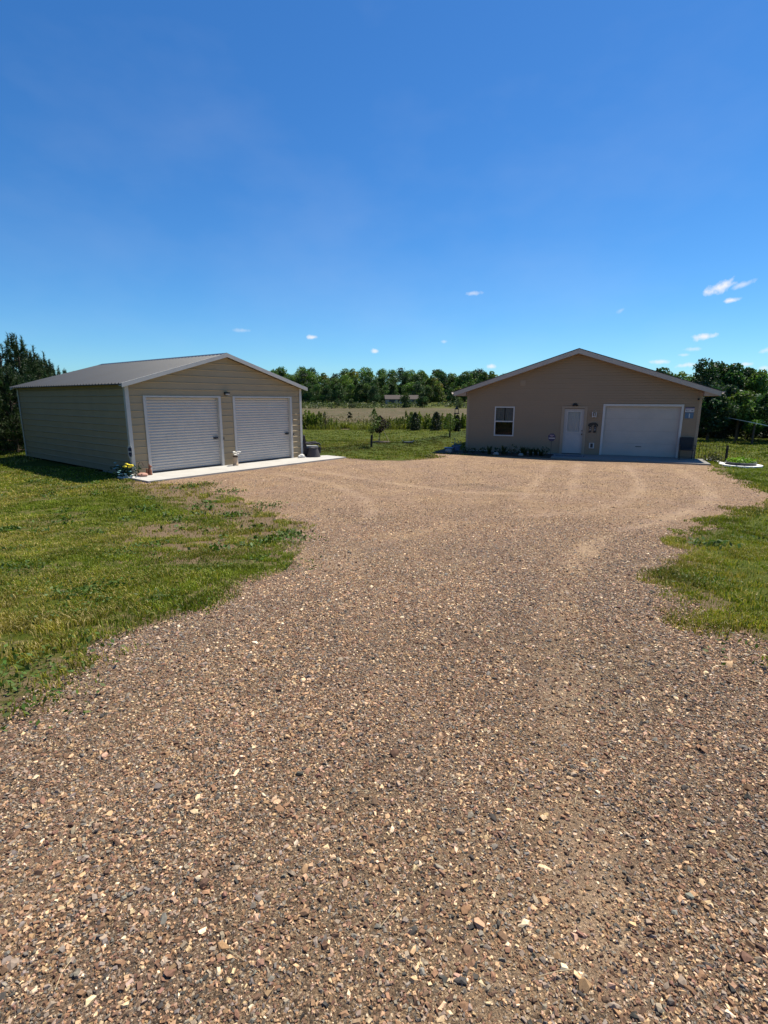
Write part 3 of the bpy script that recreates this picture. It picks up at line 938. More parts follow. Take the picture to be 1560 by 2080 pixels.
# ribbed roof sheets
for sgn in (-1, 1):
    prof = []; v = -gof
    while v < gD + gof - .05:
        prof += [(v, 0), (v + .15, 0), (v + .172, .032), (v + .205, .032)]
        v += .2286
    prof.append((gD + gof, 0))
    u0, u1 = (-gos, gW / 2) if sgn < 0 else (gW + gos, gW / 2)
    V, F = [], []
    for vv, oo in prof:
        V += [(u0, vv, groof(u0) + oo + .03), (u1, vv, gR + oo + .03)]
    for i in range(len(prof) - 1):
        F.append((2 * i, 2 * i + 1, 2 * i + 3, 2 * i + 2))
    n = len(V)
    V += [(u0, -gof, groof(u0)), (u1, -gof, gR), (u1, gD + gof, gR), (u0, gD + gof, groof(u0))]
    F.append((n, n + 1, n + 2, n + 3))
    mb = MB().add(V, F)
    m_ = 2 * (len(prof) - 1)
    mb.add([V[0], V[n], V[n + 3], V[m_]], [(0, 1, 2, 3)])
    mb.build('roof', M['roof'], gar)
# ridge cap and rake trim
mb = MB()
w = .17
mb.prism([(-w, -w * gsl + .056), (0, .062), (w, -w * gsl + .056), (w, -w * gsl + .062), (0, .072), (-w, -w * gsl + .062)],
         lambda a, b: (gW / 2 + a, -gof - .01, gR + b), lambda a, b: (gW / 2 + a, gD + gof + .01, gR + b))
mb.build('ridge_cap', M['roof'], gar)
for vv, s in ((-gof, -1), (gD + gof, 1)):
    mb = MB()
    for u0 in (-gos - .012, gW + gos + .012):
        pr = [(u0, groof(u0) + .058), (gW / 2, gR + .058), (gW / 2, gR - .075), (u0, groof(u0) - .075)]
        mb.prism(pr, lambda a, b: (a, vv + s * .001, b), lambda a, b: (a, vv + s * .034, b))
        pr2 = [(u0, groof(u0) - .004), (gW / 2, gR - .004), (gW / 2, gR - .03), (u0, groof(u0) - .03)]
        mb.prism(pr2, lambda a, b: (a, vv, b), lambda a, b: (a, vv - s * (gof - .03), b))
    mb.build('rake_trim', M['white'], gar)
mb = MB()
for u0, s in ((0, -1), (gW, 1)):
    for v0, t in ((0, -1), (gD, 1)):
        z1 = groof(0) - .04
        ux = sorted((u0 + s * .034, u0 - s * .085)); vx = sorted((v0 + t * .034, v0 - t * .085))
        MB().box(ux[0], ux[1], *sorted((v0 + t * .034, v0 + t * .024)), 0, z1).box(*sorted((u0 + s * .034, u0 + s * .024)), *sorted((v0 + t * .0235, v0 - t * .085)), 0, z1).build('corner_trim', M['white'], gar)
MB().box(-.031, -.026, .09, gD - .09, 0, .075).build('base_trim', M['tan'], gar)
MB().box(gW + .026, gW + .031, .09, gD - .09, 0, .075).build('base_trim', M['tan'], gar)
# roller doors
for (a, b) in (D1, D2):
    pr = []; z = .03
    while z < DT - .03:
        for k in range(6):
            pr.append((z, .0135 * math.cos(2 * math.pi * k / 6)))
            z += .092 / 6
    cu = clad([(.002, .0), (.03, 0)] + pr + [(DT, 0)], lambda z_, zm: [(a + .03, b - .03)], lambda u, o, z_: (u, .085 - o, z_), 'roller_door', M['curtain'], gar)
    for p in cu.data.polygons: p.use_smooth = True
    MB().box(a + .04, b - .04, .055, .092, .002, .055).build('bottom_bar', M['dark'], cu)
    MB().box(b - .28, b - .10, .03, .072, 1.0, 1.06).box(b - .24, b - .19, .02, .03, .99, 1.07).build('latch', M['dark'], cu)
    fr = MB()
    fr.box(a - .06, a + .035, -.034, .10, 0, DT + .0).box(b - .035, b + .06, -.034, .10, 0, DT + .0).box(a - .06, b + .06, -.034, .10, DT + .001, DT + .055)
    fr.build('door_frame', M['white'], gar)
    MB().box(b + .062, b + .10, -.05, -.026, .95, 1.03).build('latch_keeper', M['dark'], gar)
# lamp over the doors
lp = MB().box(3.55, 3.70, -.05, -.03, 2.54, 2.66).box(3.53, 3.72, -.15, -.05, 2.60, 2.65).build('wall_lamp', M['black'], gar)
MB().box(3.56, 3.70, -.14, -.06, 2.56, 2.599).build('lamp_lens', M['signwhite'], lp)

# concrete
mb = MB()
for u0, u1 in ((-.3, 2.62), (2.63, 5.5), (5.51, 8.42)):
    mb.box(u0, u1, -1.5, -.0015, -.16, 0)
mb.box(-.29, 8.41, -1.49, -.003, -.17, -.012).box(0.002, 8.42, .004, 2.2, -.16, -.0005)
mb.v = [(gl(p[0], p[1])[0], gl(p[0], p[1])[1], p[2]) for p in mb.v]
pv = mb.build('concrete_apron', M['concrete']); tag(pv, kind='structure')
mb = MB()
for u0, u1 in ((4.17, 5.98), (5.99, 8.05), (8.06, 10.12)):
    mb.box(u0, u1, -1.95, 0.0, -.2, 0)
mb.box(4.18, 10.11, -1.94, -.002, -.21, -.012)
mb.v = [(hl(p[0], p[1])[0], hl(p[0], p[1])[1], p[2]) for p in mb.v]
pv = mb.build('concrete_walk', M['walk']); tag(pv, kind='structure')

# ------------------------------------------------------------------ house
hW, hD, hE, hR = 9.828, 12.0, 2.584, 4.391
hof, hos = .411, .579
hsl = (hR - hE) / (hW / 2 + hos)
SO = .19                                         # fascia depth above the soffit line


def hsof(u): return hR - abs(u - hW / 2) * hsl


hs = thing('house', 'taupe sided house with white garage door, entry door and one front window', 'house', (HO[0], HO[1], 0), HYAW)
WN, ED, GD_ = (1.337, 2.264, .723, 2.102), (4.458, 5.366, 2.038), (6.092, 9.219, 2.153)


def hseg(z, zm):
    h = 9 if z <= hsof(0) else max(0.0, (hR - z) / hsl)
    lo, hi = max(0.0, hW / 2 - h), min(hW, hW / 2 + h)
    op = []
    if WN[2] < zm < WN[3]: op.append((WN[0], WN[1]))
    if zm < ED[2]: op.append((ED[0], ED[1]))
    if zm < GD_[2]: op.append((GD_[0], GD_[1]))
    out = []; c = lo
    for a, b in op:
        out.append((c, a)); c = b
    out.append((c, hi))
    return out


clad(lap_profile(0.0, hR + .02, .108, (WN[2], WN[3], ED[2], GD_[2], hsof(0))), hseg, lambda u, o, z: (u, -o, z), 'front_wall', M['vinyl'], hs)
clad(lap_profile(0.0, hR + .02, .108, (hsof(0),)), lambda z, zm: [(hseg(z, 9)[0][0], hseg(z, 9)[-1][1])], lambda u, o, z: (u, hD + o, z), 'rear_wall', M['vinyl'], hs)
clad(lap_profile(0.0, hE + .05, .108), lambda z, zm: [(0, hD)], lambda v, o, z: (-o, v, z), 'side_wall', M['vinyl'], hs)
clad(lap_profile(0.0, hE + .05, .108), lambda z, zm: [(0, hD)], lambda v, o, z: (hW + o, v, z), 'side_wall', M['vinyl'], hs)
MB().box(.0, hW, .0, hD, -.25, -.001).build('foundation', M['concrete'], hs)
for u0, s in ((0, -1), (hW, 1)):
    a, b = sorted((u0 + s * .022, u0 - s * .085))
    c, d = sorted((u0 + s * .022, u0 + s * .0165))
    MB().box(a, b, -.0225, -.0165, 0, hsof(a) if s < 0 else hsof(b)).box(c, d, -.016, .085, 0, hE + .03).build('corner_trim', M['vinylt'], hs)
# roof
for s in (-1, 1):
    u0 = -hos if s < 0 else hW + hos
    pr = [(u0, hsof(u0) + SO), (hW / 2, hR + SO), (hW / 2, hR + SO + .03), (u0 + s * .03, hsof(u0) + SO + .02)]
    mb = MB().prism(pr, lambda a, b: (a, -hof - .03, b), lambda a, b: (a, hD + hof + .03, b))
    mb.build('roof', M['shingle'], hs)
    for vv, t in ((-hof, -1), (hD + hof, 1)):
        pr = [(u0, hsof(u0)), (hW / 2, hR), (hW / 2, hR + SO - .002), (u0, hsof(u0) + SO - .002)]
        MB().prism(pr, lambda a, b: (a, vv, b), lambda a, b: (a, vv + t * .022, b)).build('rake_fascia', M['fascia'], hs)
    # eave soffit (flat) and the sloping soffit under the gable overhang
    ue = 0 if s < 0 else hW
    mb = MB().add([(u0, -hof + .001, hE + .004), (ue + s * .003, -hof + .001, hE + .004), (ue + s * .003, hD + hof, hE + .004), (u0, hD + hof, hE + .004)], [(0, 1, 2, 3)])
    mb.add([(ue + s * .003, -hof + .001, hsof(ue) - .003), (hW / 2, -hof + .001, hR - .003), (hW / 2, -.002, hR - .003), (ue + s * .003, -.002, hsof(ue) - .003)], [(0, 1, 2, 3)])
    mb.add([(ue + s * .003, -hof + .002, hE + .006), (u0 + s * -.001, -hof + .002, hE + .006), (ue + s * .003, -hof + .002, hsof(ue) - .004)], [(0, 1, 2)])
    mb.add([(ue + s * .002, -hof + .003, hE + .006), (ue + s * .002, -.002, hE + .006), (ue + s * .002, -.002, hsof(ue)), (ue + s * .002, -hof + .003, hsof(ue))], [(0, 1, 2, 3)])
    mb.build('soffit', M['soffit'], hs)
    MB().box(*sorted((u0, u0 - s * -.02)), -hof + .001, hD + hof - .001, hE, hE + SO - .01).build('eave_fascia', M['fascia'], hs)
    g0 = u0 + s * .021
    gp_ = [(0, .0), (.07, 0), (.10, .05), (.105, .10), (.098, .10), (.09, .055), (.065, .008), (.006, .008), (.006, .10), (0, .10)]
    MB().prism([(s * a, b) for a, b in gp_], lambda a, b: (g0 + a, -hof - .015, hE + .085 + b), lambda a, b: (g0 + a, hD + hof, hE + .085 + b)).build('gutter', M['fascia'], hs)
MB().lathe([(.045, 0), (.045, .22), (.06, .22), (.06, .26)], 10, (7.15, 3.0, hsof(7.15) + SO + .0)).build('vent_pipe', M['dark'], hs)
# gable vent
MB().box(2.45, 2.69, -.035, -.016, 3.05, 3.29).box(2.47, 2.67, -.045, -.0345, 3.07, 3.12).box(2.47, 2.67, -.045, -.0345, 3.14, 3.19).box(2.47, 2.67, -.045, -.0345, 3.21, 3.26).build('gable_vent', M['vinylt'], hs)
# front window
a, b, c, d = WN
wf = MB()
t = .055
wf.box(a, a + t, -.035, .06, c, d).box(b - t, b, -.035, .06, c, d).box(a + t, b - t, -.035, .06, c, c + t).box(a + t, b - t, -.035, .06, d - t, d)
wm = (c + d) / 2
wf.box(a + t, b - t, -.015, .05, wm - .03, wm + .03)
win = wf.build('window', M['pvc'], hs)
MB().add([(a + t, .02, wm + .03), (b - t, .02, wm + .03), (b - t, .02, d - t), (a + t, .02, d - t)], [(0, 1, 2, 3)]).build('upper_pane', M['glass'], win)
MB().add([(a + t, .007, c + t), (b - t, .007, c + t), (b - t, .007, wm - .03), (a + t, .007, wm - .03)], [(0, 1, 2, 3)]).build('lower_pane', M['glass'], win)


def drape(u0, u1, z0, z1, v, amp, nw, seed):
    rg = random.Random(seed); n = nw * 6
    V, F = [], []
    for i in range(n + 1):
        u = u0 + (u1 - u0) * i / n
        o = amp * math.sin(2 * math.pi * i / 6 + rg.uniform(-.3, .3))
        V += [(u, v + o, z0), (u, v + o * .6, z1)]
        if i: F.append((2 * i - 2, 2 * i, 2 * i + 1, 2 * i - 1))
    return MB().add(V, F)


drape(a + .06, (a + b) / 2 - .02, wm, d - .03, .075, .02, 5, 1).build('curtain', M['lacedim'], win, True)
drape((a + b) / 2 + .02, b - .06, wm, d - .03, .075, .02, 5, 2).build('curtain', M['lacedim'], win, True)
MB().box(a, b, .5, .52, c, d).box(a - .02, a, .061, .5, c, d).box(b, b + .02, .061, .5, c, d).box(a, b, .061, .5, c - .02, c).box(a, b, .061, .5, d, d + .02).build('interior', M['interior'], win)
# entry door
a, b, d = ED
dr = MB().box(a + .03, b - .03, .03, .07, .03, .99).box(a + .03, a + .17, .03, .07, .99, 1.90).box(b - .17, b - .03, .03, .07, .99, 1.90).box(a + .03, b - .03, .03, .07, 1.90, d - .02)
door = dr.build('entry_door', M['doorwhite'], hs)
mb = MB()
for (x0, x1, z0, z1) in ((a + .155, a + .185, .975, 1.915), (b - .185, b - .155, .975, 1.915), (a + .185, b - .185, .975, 1.005), (a + .185, b - .185, 1.885, 1.915)):
    mb.box(x0, x1, .012, .029, z0, z1)
mb.build('pane_frame', M['pvc'], door)
MB().add([(a + .18, .04, 1.0), (b - .18, .04, 1.0), (b - .18, .04, 1.89), (a + .18, .04, 1.89)], [(0, 1, 2, 3)]).build('glass_pane', M['glass'], door)
drape(a + .175, b - .175, .985, 1.905, .066, .012, 9, 3).build('curtain', M['lace'], door, True)
mb = MB()
for (x0, x1, z0, z1) in ((a + .13, a + .40, .2, .85), (b - .40, b - .13, .2, .85)):
    mb.box(x0, x1, .0235, .0295, z0, z1)
mb.build('raised_panel', M['doorwhite'], door)
MB().blob((b - .08, .0, .90), (.03, .045, .03), 1, 10, 6, 0).build('door_knob', M['gold'], door, True)
MB().blob((b - .08, .015, 1.05), (.025, .03, .025), 1, 8, 5, 0).build('deadbolt', M['gold'], door, True)
MB().box(a - .09, a + .03, -.04, .07, 0, d).box(b - .03, b + .09, -.04, .07, 0, d).box(a - .09, b + .09, -.04, .07, d + .001, d + .10).build('door_trim', M['vinylt'], hs)
MB().box(a + .03, b - .03, -.05, .07, .002, .029).build('threshold', M['dark'], hs)
MB().box(a - .1, b + .1, .2, .22, 0, 2.2).build('door_interior', M['interior'], hs)
# garage door
a, b, d = GD_
MB().box(a, a + .09, -.04, .12, .003, d).box(b - .09, b, -.04, .12, .003, d).box(a, b, -.04, .12, d + .001, d + .09).build('garage_door_frame', M['pvc'], hs)
ns = 4; hh = (d - .0) / ns
gd = None
for i in range(ns):
    z0 = .012 + i * hh; z1 = min(d, (i + 1) * hh + .007)
    mb = MB().box(a + .09, b - .09, .085, .115, z0, z1)
    for zz in np.linspace(z0 + .07, z1 - .07, 5):
        mb.box(a + .12, b - .12, .074, .0843, zz - .014, zz + .014)
    o = mb.build('door_section', M['gdoor'], gd if gd else hs)
    MB().tube([((a + b) / 2 - .12, .07, .42), ((a + b) / 2 + .12, .07, .42)], .014, 6).build('door_handle', M['dark'], o) if i == 0 else None
    if gd is None:
        o.name = 'garage_door'; gd = o
MB().box(a + .09, b - .09, .116, .13, 0, .02).build('weather_strip', M['dark'], gd)
# small fittings on the wall
lp = MB().box(4.86, 4.98, -.05, -.018, 2.17, 2.27).blob((4.85, -.11, 2.19), (.05, .06, .045), 1, 8, 6, 0).blob((4.99, -.11, 2.19), (.05, .06, .045), 2, 8, 6, 0).build('flood_lamp', M['black'], hs)
lp = MB().box(5.68, 5.82, -.03, -.017, 1.84, 1.96).tube([(5.75, -.03, 1.93), (5.75, -.10, 1.95)], .012, 6).build('wall_lamp', M['vinylt'], hs)
MB().box(5.66, 5.69, -.15, -.05, 1.66, 1.90).box(5.81, 5.84, -.15, -.05, 1.66, 1.90).box(5.69, 5.81, -.15, -.14, 1.68, 1.71).box(5.74, 5.77, -.11, -.09, 1.72, 1.84).build('lamp_glass', M['pvc'], lp)
vb = MB().box(5.64, 5.85, -.045, -.017, .29, .315).box(5.64, 5.85, -.045, -.017, .505, .53).box(5.64, 5.69, -.045, -.017, .315, .505).box(5.80, 5.85, -.045, -.017, .315, .505).build('vent_cover', M['pvc'], hs)
MB().box(5.69, 5.80, -.03, -.0175, .315, .505).box(5.735, 5.755, -.037, -.0305, .33, .49).build('vent_flap', M['dark'], vb)
MB().tube([(9.70, -.017, 2.46), (9.70, -.09, 2.46)], .03, 10).blob((9.70, -.11, 2.46), (.045, .045, .045), 3, 10, 6, 0).build('security_camera', M['black'], hs)



# ------------------------------------------------------------------ things on and by the house
def at_house(u, v, z=None):
    x, y = hl(u, v)
    return (x, y, h1(x, y) if z is None else z)


# black wall ornament: arched top, two legs with pale spots
t = thing('wall_ornament', 'black cut-out wall ornament with arched top and two legs beside the entry door', 'wall decor', at_house(5.74, -.02, 0), HYAW)
arch = [(-.21, 1.27), (-.20, 1.35), (-.13, 1.41), (-.02, 1.43), (.10, 1.43), (.19, 1.37), (.215, 1.28), (.18, 1.26), (.14, 1.33), (.10, 1.29), (.02, 1.33), (-.04, 1.29), (-.12, 1.31), (-.17, 1.26)]
MB().prism(arch, lambda a, b: (a, -.022, b), lambda a, b: (a, -.001, b)).build('arch', M['black'], t)
for dx_, w_ in ((-.11, .055), (.09, .06)):
    lg = [(dx_ - w_, 1.30), (dx_ + w_, 1.30), (dx_ + w_ * .8, 1.12), (dx_ + w_ * .9, 1.0), (dx_ + w_ * .4, .985), (dx_ - w_ * 1.2, .985), (dx_ - w_ * 1.1, 1.03), (dx_ - w_ * .75, 1.08)]
    o = MB().prism(lg, lambda a, b: (a, -.028, b), lambda a, b: (a, -.0225, b)).build('leg', M['black'], t)
    MB().box(dx_ - .02, dx_ + .02, -.033, -.0285, 1.09, 1.13).build('pale_patch', M['signwhite'], o)
    MB().box(dx_ - .015, dx_ + .015, -.033, -.0285, 1.18, 1.21).build('pale_patch', M['signwhite'], o)

# blue and white wall sign by the garage door
t = thing('wall_sign', 'small blue and white sign hanging right of the white garage door', 'sign', at_house(9.44, -.02, 0), HYAW)
MB().box(-.165, .165, -.018, 0, 2.04, 2.13).build('top_band', M['mauve'], t)
MB().box(-.168, .168, -.0215, -.0185, 2.105, 2.135).build('dark_stripe', M['navy'], t)
MB().box(-.165, .165, -.018, 0, 1.925, 2.039).build('white_band', M['signwhite'], t)
mb = MB()
for x0, x1, z0, z1 in ((-.14, -.10, 1.97, 2.0), (-.095, -.05, 1.965, 1.99), (-.045, -.02, 1.97, 1.995), (-.015, .0, 1.965, 1.985), (.045, .075, 1.97, 2.0), (.08, .12, 1.97, 2.005), (.125, .14, 1.97, 1.995)):
    MB().box(x0, x1, -.0205, -.0182, z0, z1).build('letter', M['navy'], t)
MB().box(-.165, .165, -.018, 0, 1.90, 1.924).build('lower_stripe', M['navy'], t)
MB().box(-.155, .155, -.012, 0, 1.67, 1.899).build('blue_field', M['signblue'], t)
MB().box(-.01, .025, -.0165, -.0122, 1.70, 1.87).build('pale_figure', M['signwhite'], t)

# dark patio chair in the corner
t = thing('patio_chair', 'dark metal patio chair with tall back against the wall beside the garage door', 'chair', at_house(9.44, -.5, 0), HYAW)
MB().prism([(-.22, .40), (.22, .40), (.235, .86), (.20, .90), (-.20, .90), (-.235, .86)], lambda a, b: (a, .22 + (b - .4) * .22, b), lambda a, b: (a, .25 + (b - .4) * .22, b)).build('backrest', M['mesh'], t)
MB().box(-.23, .23, -.22, .22, .39, .43).build('seat', M['mesh'], t)
for s in (-1, 1):
    MB().tube([(s * .27, -.24, 0), (s * .27, -.25, .56), (s * .27, -.20, .59), (s * .27, .24, .58)], .014, 6).build('armrest', M['black'], t)
    MB().tube([(s * .25, .26, 0), (s * .25, .22, .42), (s * .245, .33, .90)], .014, 6).build('leg', M['black'], t)
MB().tube([(-.27, -.245, .50), (.27, -.245, .50)], .010, 6).build('front_rail', M['black'], t)
MB().tube([(-.27, -.24, .12), (.27, -.24, .12)], .010, 6).build('front_rail', M['black'], t)

# door mat
t = tag(MB().box(-.78, .55, -.5, -.0, .001, .012).build('door_mat', M['mat']), 'dark door mat with pale border lying on the walk before the entry door', 'door mat')
t.location = at_house(4.95, -.75, .001); t.rotation_euler = (0, 0, HYAW)
MB().box(-.72, .49, -.45, -.42, .0125, .0145).box(-.72, .49, -.08, -.05, .0125, .0145).box(-.72, -.68, -.42, -.08, .0125, .0145).box(.45, .49, -.42, -.08, .0125, .0145).build('pale_border', M['matedge'], t)

# yard sign beside the entry
def yard_sign(loc, rz, label, dark=True):
    t = thing('yard_sign', label, 'sign', loc, rz)
    return t


x, y = hl(4.12, -1.45)
t = yard_sign((x, y, h1(x, y)), HYAW + .1, 'dark eight sided sign with white band on thin stake left of the entry door')
MB().tube([(0, 0, -.05), (0, 0, .72)], .008, 6).build('stake', M['iron'], t)
oc = [(.165 * math.cos(rad(22.5 + 45 * k)), .88 + .18 * math.sin(rad(22.5 + 45 * k))) for k in range(8)]
pn = MB().prism(oc, lambda a, b: (a, -.016, b), lambda a, b: (a, -.009, b)).build('panel', M['navy'], t)
MB().box(-.13, .13, -.0185, -.0165, .83, .862).build('white_band', M['signwhite'], pn)
MB().box(-.09, .09, -.0185, -.0165, .955, .985).box(-.05, .05, -.0185, -.0165, .905, .92).build('small_print', M['mauve'], pn)

# flower bed along the front wall
mb = MB()
mb.box(-1.2, 4.165, -1.72, -.03, -.25, -.03)
mb.v = [(hl(p[0], p[1])[0], hl(p[0], p[1])[1], p[2]) for p in mb.v]
tag(mb.build('garden_bed', M['soilm']), kind='structure')
rg = random.Random(9); rng = np.random.default_rng(91)


def leafy(name, label, cat, loc, h, r, n, ls, colr, seed, group=None, flat=.3, mat='leaf', upright=False, stem=True, stems=0):
    rn = np.random.default_rng(seed)
    t = thing(name, label, cat, loc, 0, group)
    if upright:
        k = max(6, n // 3)
        V = []; F = []; Cc = []
        for i in range(k):
            a = rn.uniform(0, 6.28); l = rn.uniform(.1, r); hh = h * rn.uniform(.6, 1.0); w = ls * .45
            bx_, by_ = math.cos(a) * l * .25, math.sin(a) * l * .25
            nrm = (-math.sin(a + 1.2), math.cos(a + 1.2))
            b0 = len(V)
            V += [(bx_ - nrm[0] * w, by_ - nrm[1] * w, 0), (bx_ + nrm[0] * w, by_ + nrm[1] * w, 0), (bx_ * 1.8 + nrm[0] * w * .8, by_ * 1.8 + nrm[1] * w * .8, hh * .6), (bx_ * 1.8 - nrm[0] * w * .8, by_ * 1.8 - nrm[1] * w * .8, hh * .6), (math.cos(a) * l, math.sin(a) * l, hh)]
            F.append((b0, b0 + 1, b0 + 2, b0 + 3)); F.append((b0 + 3, b0 + 2, b0 + 4))
            Cc += [np.array(colr) * rn.uniform(.6, 1.3)] * 5
        q4 = np.array([f for f in F if len(f) == 4]); t3 = np.array([f for f in F if len(f) == 3])
        npmesh('foliage', np.array(V), [q4, t3], M[mat], t, col=np.array(Cc))
    else:
        if stems:
            k = rn.integers(0, stems, n)
            sx_, sy_ = rn.normal(0, r * .55, stems), rn.normal(0, r * .55, stems); sh = h * rn.uniform(.55, 1.0, stems); sh[0] = h
            zz = rn.uniform(.04, 1, n) ** .85
            w_ = r * .42 * (1.05 - zz) ** .6 * rn.uniform(.2, 1, n) ** .6; a_ = rn.uniform(0, 6.28, n)
            C = np.column_stack([sx_[k] * (1 + .3 * zz) + w_ * np.cos(a_), sy_[k] * (1 + .3 * zz) + w_ * np.sin(a_), zz * sh[k]])
            V, F = leaf_quads(C, ls, rn, flat)
            cs = rn.uniform(.7, 1.3, (stems, 1))[k]
            c = np.array(colr) * cs * rn.uniform(.6, 1.4, (n, 1)) * (1 + rn.normal(0, .06, (n, 3)))
            npmesh('foliage', V, F, M[mat], t, col=np.repeat(c, 4, 0))
            m_ = MB()
            for q_ in range(stems):
                m_.tube([(sx_[q_] * .5, sy_[q_] * .5, -.04), (sx_[q_] * 1.3, sy_[q_] * 1.3, sh[q_] * .95)], [.018, .004], 4)
            m_.build('stem', M['bark'], t)
            return t
        C = rn.normal(0, 1, (n, 3)); C /= np.linalg.norm(C, axis=1, keepdims=True)
        C *= rn.uniform(.45, 1.0, (n, 1)) ** .6
        C = C * np.array([r, r, h * .5]) + np.array([0, 0, h * .55])
        C[:, :2] *= (1 + .25 * np.sin(C[:, 2:3] * 9 / h + seed))
        V, F = leaf_quads(C, ls, rn, flat)
        c = np.array(colr) * rn.uniform(.55, 1.45, (n, 1)) * (1 + rn.normal(0, .06, (n, 3)))
        npmesh('foliage', V, F, M[mat], t, col=np.repeat(c, 4, 0))
        if stem:
            m_ = MB()
            for k in range(3):
                a = rn.uniform(0, 6.28)
                m_.tube([(0, 0, -.04), (math.cos(a) * r * .3, math.sin(a) * r * .3, h * .4), (math.cos(a) * r * .6, math.sin(a) * r * .6, h * .75)], [r * .06 + .004, r * .04 + .003, .003], 5)
            m_.build('stem', M['bark'], t)
    return t


bedp = [(.25, .30, 'round'), (.62, .26, 'round'), (1.05, .28, 'round'), (1.42, .46, 'up'), (1.75, .30, 'round'), (2.1, .25, 'round'), (2.45, .5, 'round'), (2.75, .25, 'round'), (3.0, .42, 'up'), (3.25, .44, 'up'), (3.45, .40, 'up'),
        (3.68, .36, 'up'), (3.85, .44, 'round'), (2.05, .48, 'up'), (2.9, .5, 'up')]
for i, (u, h_, k) in enumerate(bedp):
    x, y = hl(u, -1.0 - .45 * rg.random())
    lab = 'dark leafy rounded perennial in the shaded bed along the house front' if k == 'round' else 'dark plant with upright blade leaves in the shaded bed along the house front'
    leafy('bed_plant', lab, 'plant', (x, y, -.05), h_, .20 if k == 'round' else .16, 90, .075, (.032, .058, .018), 900 + i, 'plants in the front flower bed', upright=(k == 'up'))
for i, (u, v, s) in enumerate([(1.75, -1.5, .11), (2.85, -1.45, .10), (-.55, -1.25, .15)]):
    x, y = hl(u, v)
    o = MB().blob((0, 0, s * .45), (s * 1.2, s * .8, s * .7), i, 9, 6, .14).build('garden_rock', M['rock'])
    o.location = (x, y, -.04)
    tag(o, ['pale rock between plants in front bed, left of the two', 'pale rock between upright plants in the front bed', 'flat grey rock at the outer left end of the front bed'][i], 'rock')
# bluish pots and hosta at the left corner of the house
x, y = hl(-.35, -.55)
t = thing('flower_pot', 'blue glazed pot with pale leaves at the left corner of the house', 'plant pot', (x, y, -.04), HYAW)
MB().lathe([(.13, 0), (.17, .10), (.20, .26), (.215, .28), (.20, .285), (.18, .25)], 16).build('pot', M['bluepot'], t, True)
rn = np.random.default_rng(5); C = rn.normal(0, .12, (70, 3)); C[:, 2] = np.abs(C[:, 2]) + .28
V, F = leaf_quads(C, .10, rn, .6); npmesh('foliage', V, F, M['leaf'], t, col=np.repeat(np.array((.16, .22, .22)) * rn.uniform(.6, 1.3, (70, 1)), 4, 0))
x, y = hl(-.62, -.9)
t = thing('bird_bath', 'pale blue shallow dish ornament on the ground left of the front bed', 'garden ornament', (x, y, -.05), 0)
MB().lathe([(.10, 0), (.07, .05), (.06, .12), (.20, .17), (.24, .21), (.22, .21), (.16, .185)], 18).build('dish', M['bluepot'], t, True)

# hanging lantern feeder under the eave corner
x, y = hl(-.44, -.33)
t = thing('hanging_feeder', 'black lantern shaped bird feeder hanging from the left eave of the house', 'bird feeder', (x, y, 0), HYAW)
MB().tube([(0, 0, hE), (0, 0, 2.1)], .004, 4).build('hanger', M['iron'], t)
MB().lathe([(.015, 2.12), (.05, 2.04), (.11, 1.96), (.10, 1.955)], 10).build('roof', M['black'], t)
MB().box(-.11, .11, -.09, .09, 1.74, 1.79).build('tray', M['black'], t)
for s in (-1, 1):
    MB().tube([(s * .085, 0, 1.78), (s * .085, 0, 1.96)], .014, 6).build('post', M['black'], t)

# little iron fence at the right house corner
FA, FB, FC = hl(10.0, .15), hl(10.95, .05), hl(10.80, -1.05)
t = thing('garden_fence', 'low dark iron picket fence around the plants at the right house corner', 'fence', (FA[0], FA[1], h1(*FA)), 0)
pts = [np.array(FA), np.array(FB), np.array(FC)]
for a_, b_ in zip(pts[:-1], pts[1:]):
    n = max(3, int(np.linalg.norm(b_ - a_) / .115))
    d = (b_ - a_)
    rel = lambda k: (a_ + d * k - pts[0])
    for zz in (.12, .60):
        r0, r1 = rel(0), rel(1)
        MB().tube([(r0[0], r0[1], zz), (r1[0], r1[1], zz)], .007, 5).build('rail', M['iron'], t)
    for i in range(n + 1):
        r = rel(i / n)
        MB().tube([(r[0], r[1], -.04), (r[0], r[1], .66 + (.08 if i in (0, n) else .04 * (i % 2)))], .011 if i in (0, n) else .0065, 5).build('picket', M['iron'], t)
for i, (u, v, h_) in enumerate([(10.2, -.55, .36), (10.5, -.45, .42), (10.35, -.85, .28), (10.6, -.75, .30)]):
    x, y = hl(u, v)
    leafy('bed_plant', 'small dark plant with reddish stems behind the iron picket fence', 'plant', (x, y, h1(x, y)), h_, .2, 80, .07, (.05, .055, .03), 940 + i, 'plants inside the iron picket fence')
# white edging pieces by the walk
for (p0, p1, lab, wd) in ((gnd(1421, 935), gnd(1429, 935.2), 'short white edging block lying left of the two by the iron fence', .10), (gnd(1433, 935.2), gnd(1444, 936), 'short white edging block lying right of the two by the iron fence', .10), (gnd(1453, 937.5), gnd(1469, 943.5), 'long white edging plank running from the fence toward the round planter', .13)):
    p0 = np.array(p0); p1 = np.array(p1); L_ = np.linalg.norm(p1 - p0); an = math.atan2(*(p1 - p0)[::-1])
    o = MB().box(0, L_, -wd / 2, wd / 2, -.02, .055).build('edging_block', M['edging'])
    o.location = (p0[0], p0[1], h1(*p0)); o.rotation_euler = (0, 0, an)
    tag(o, lab, 'edging block')
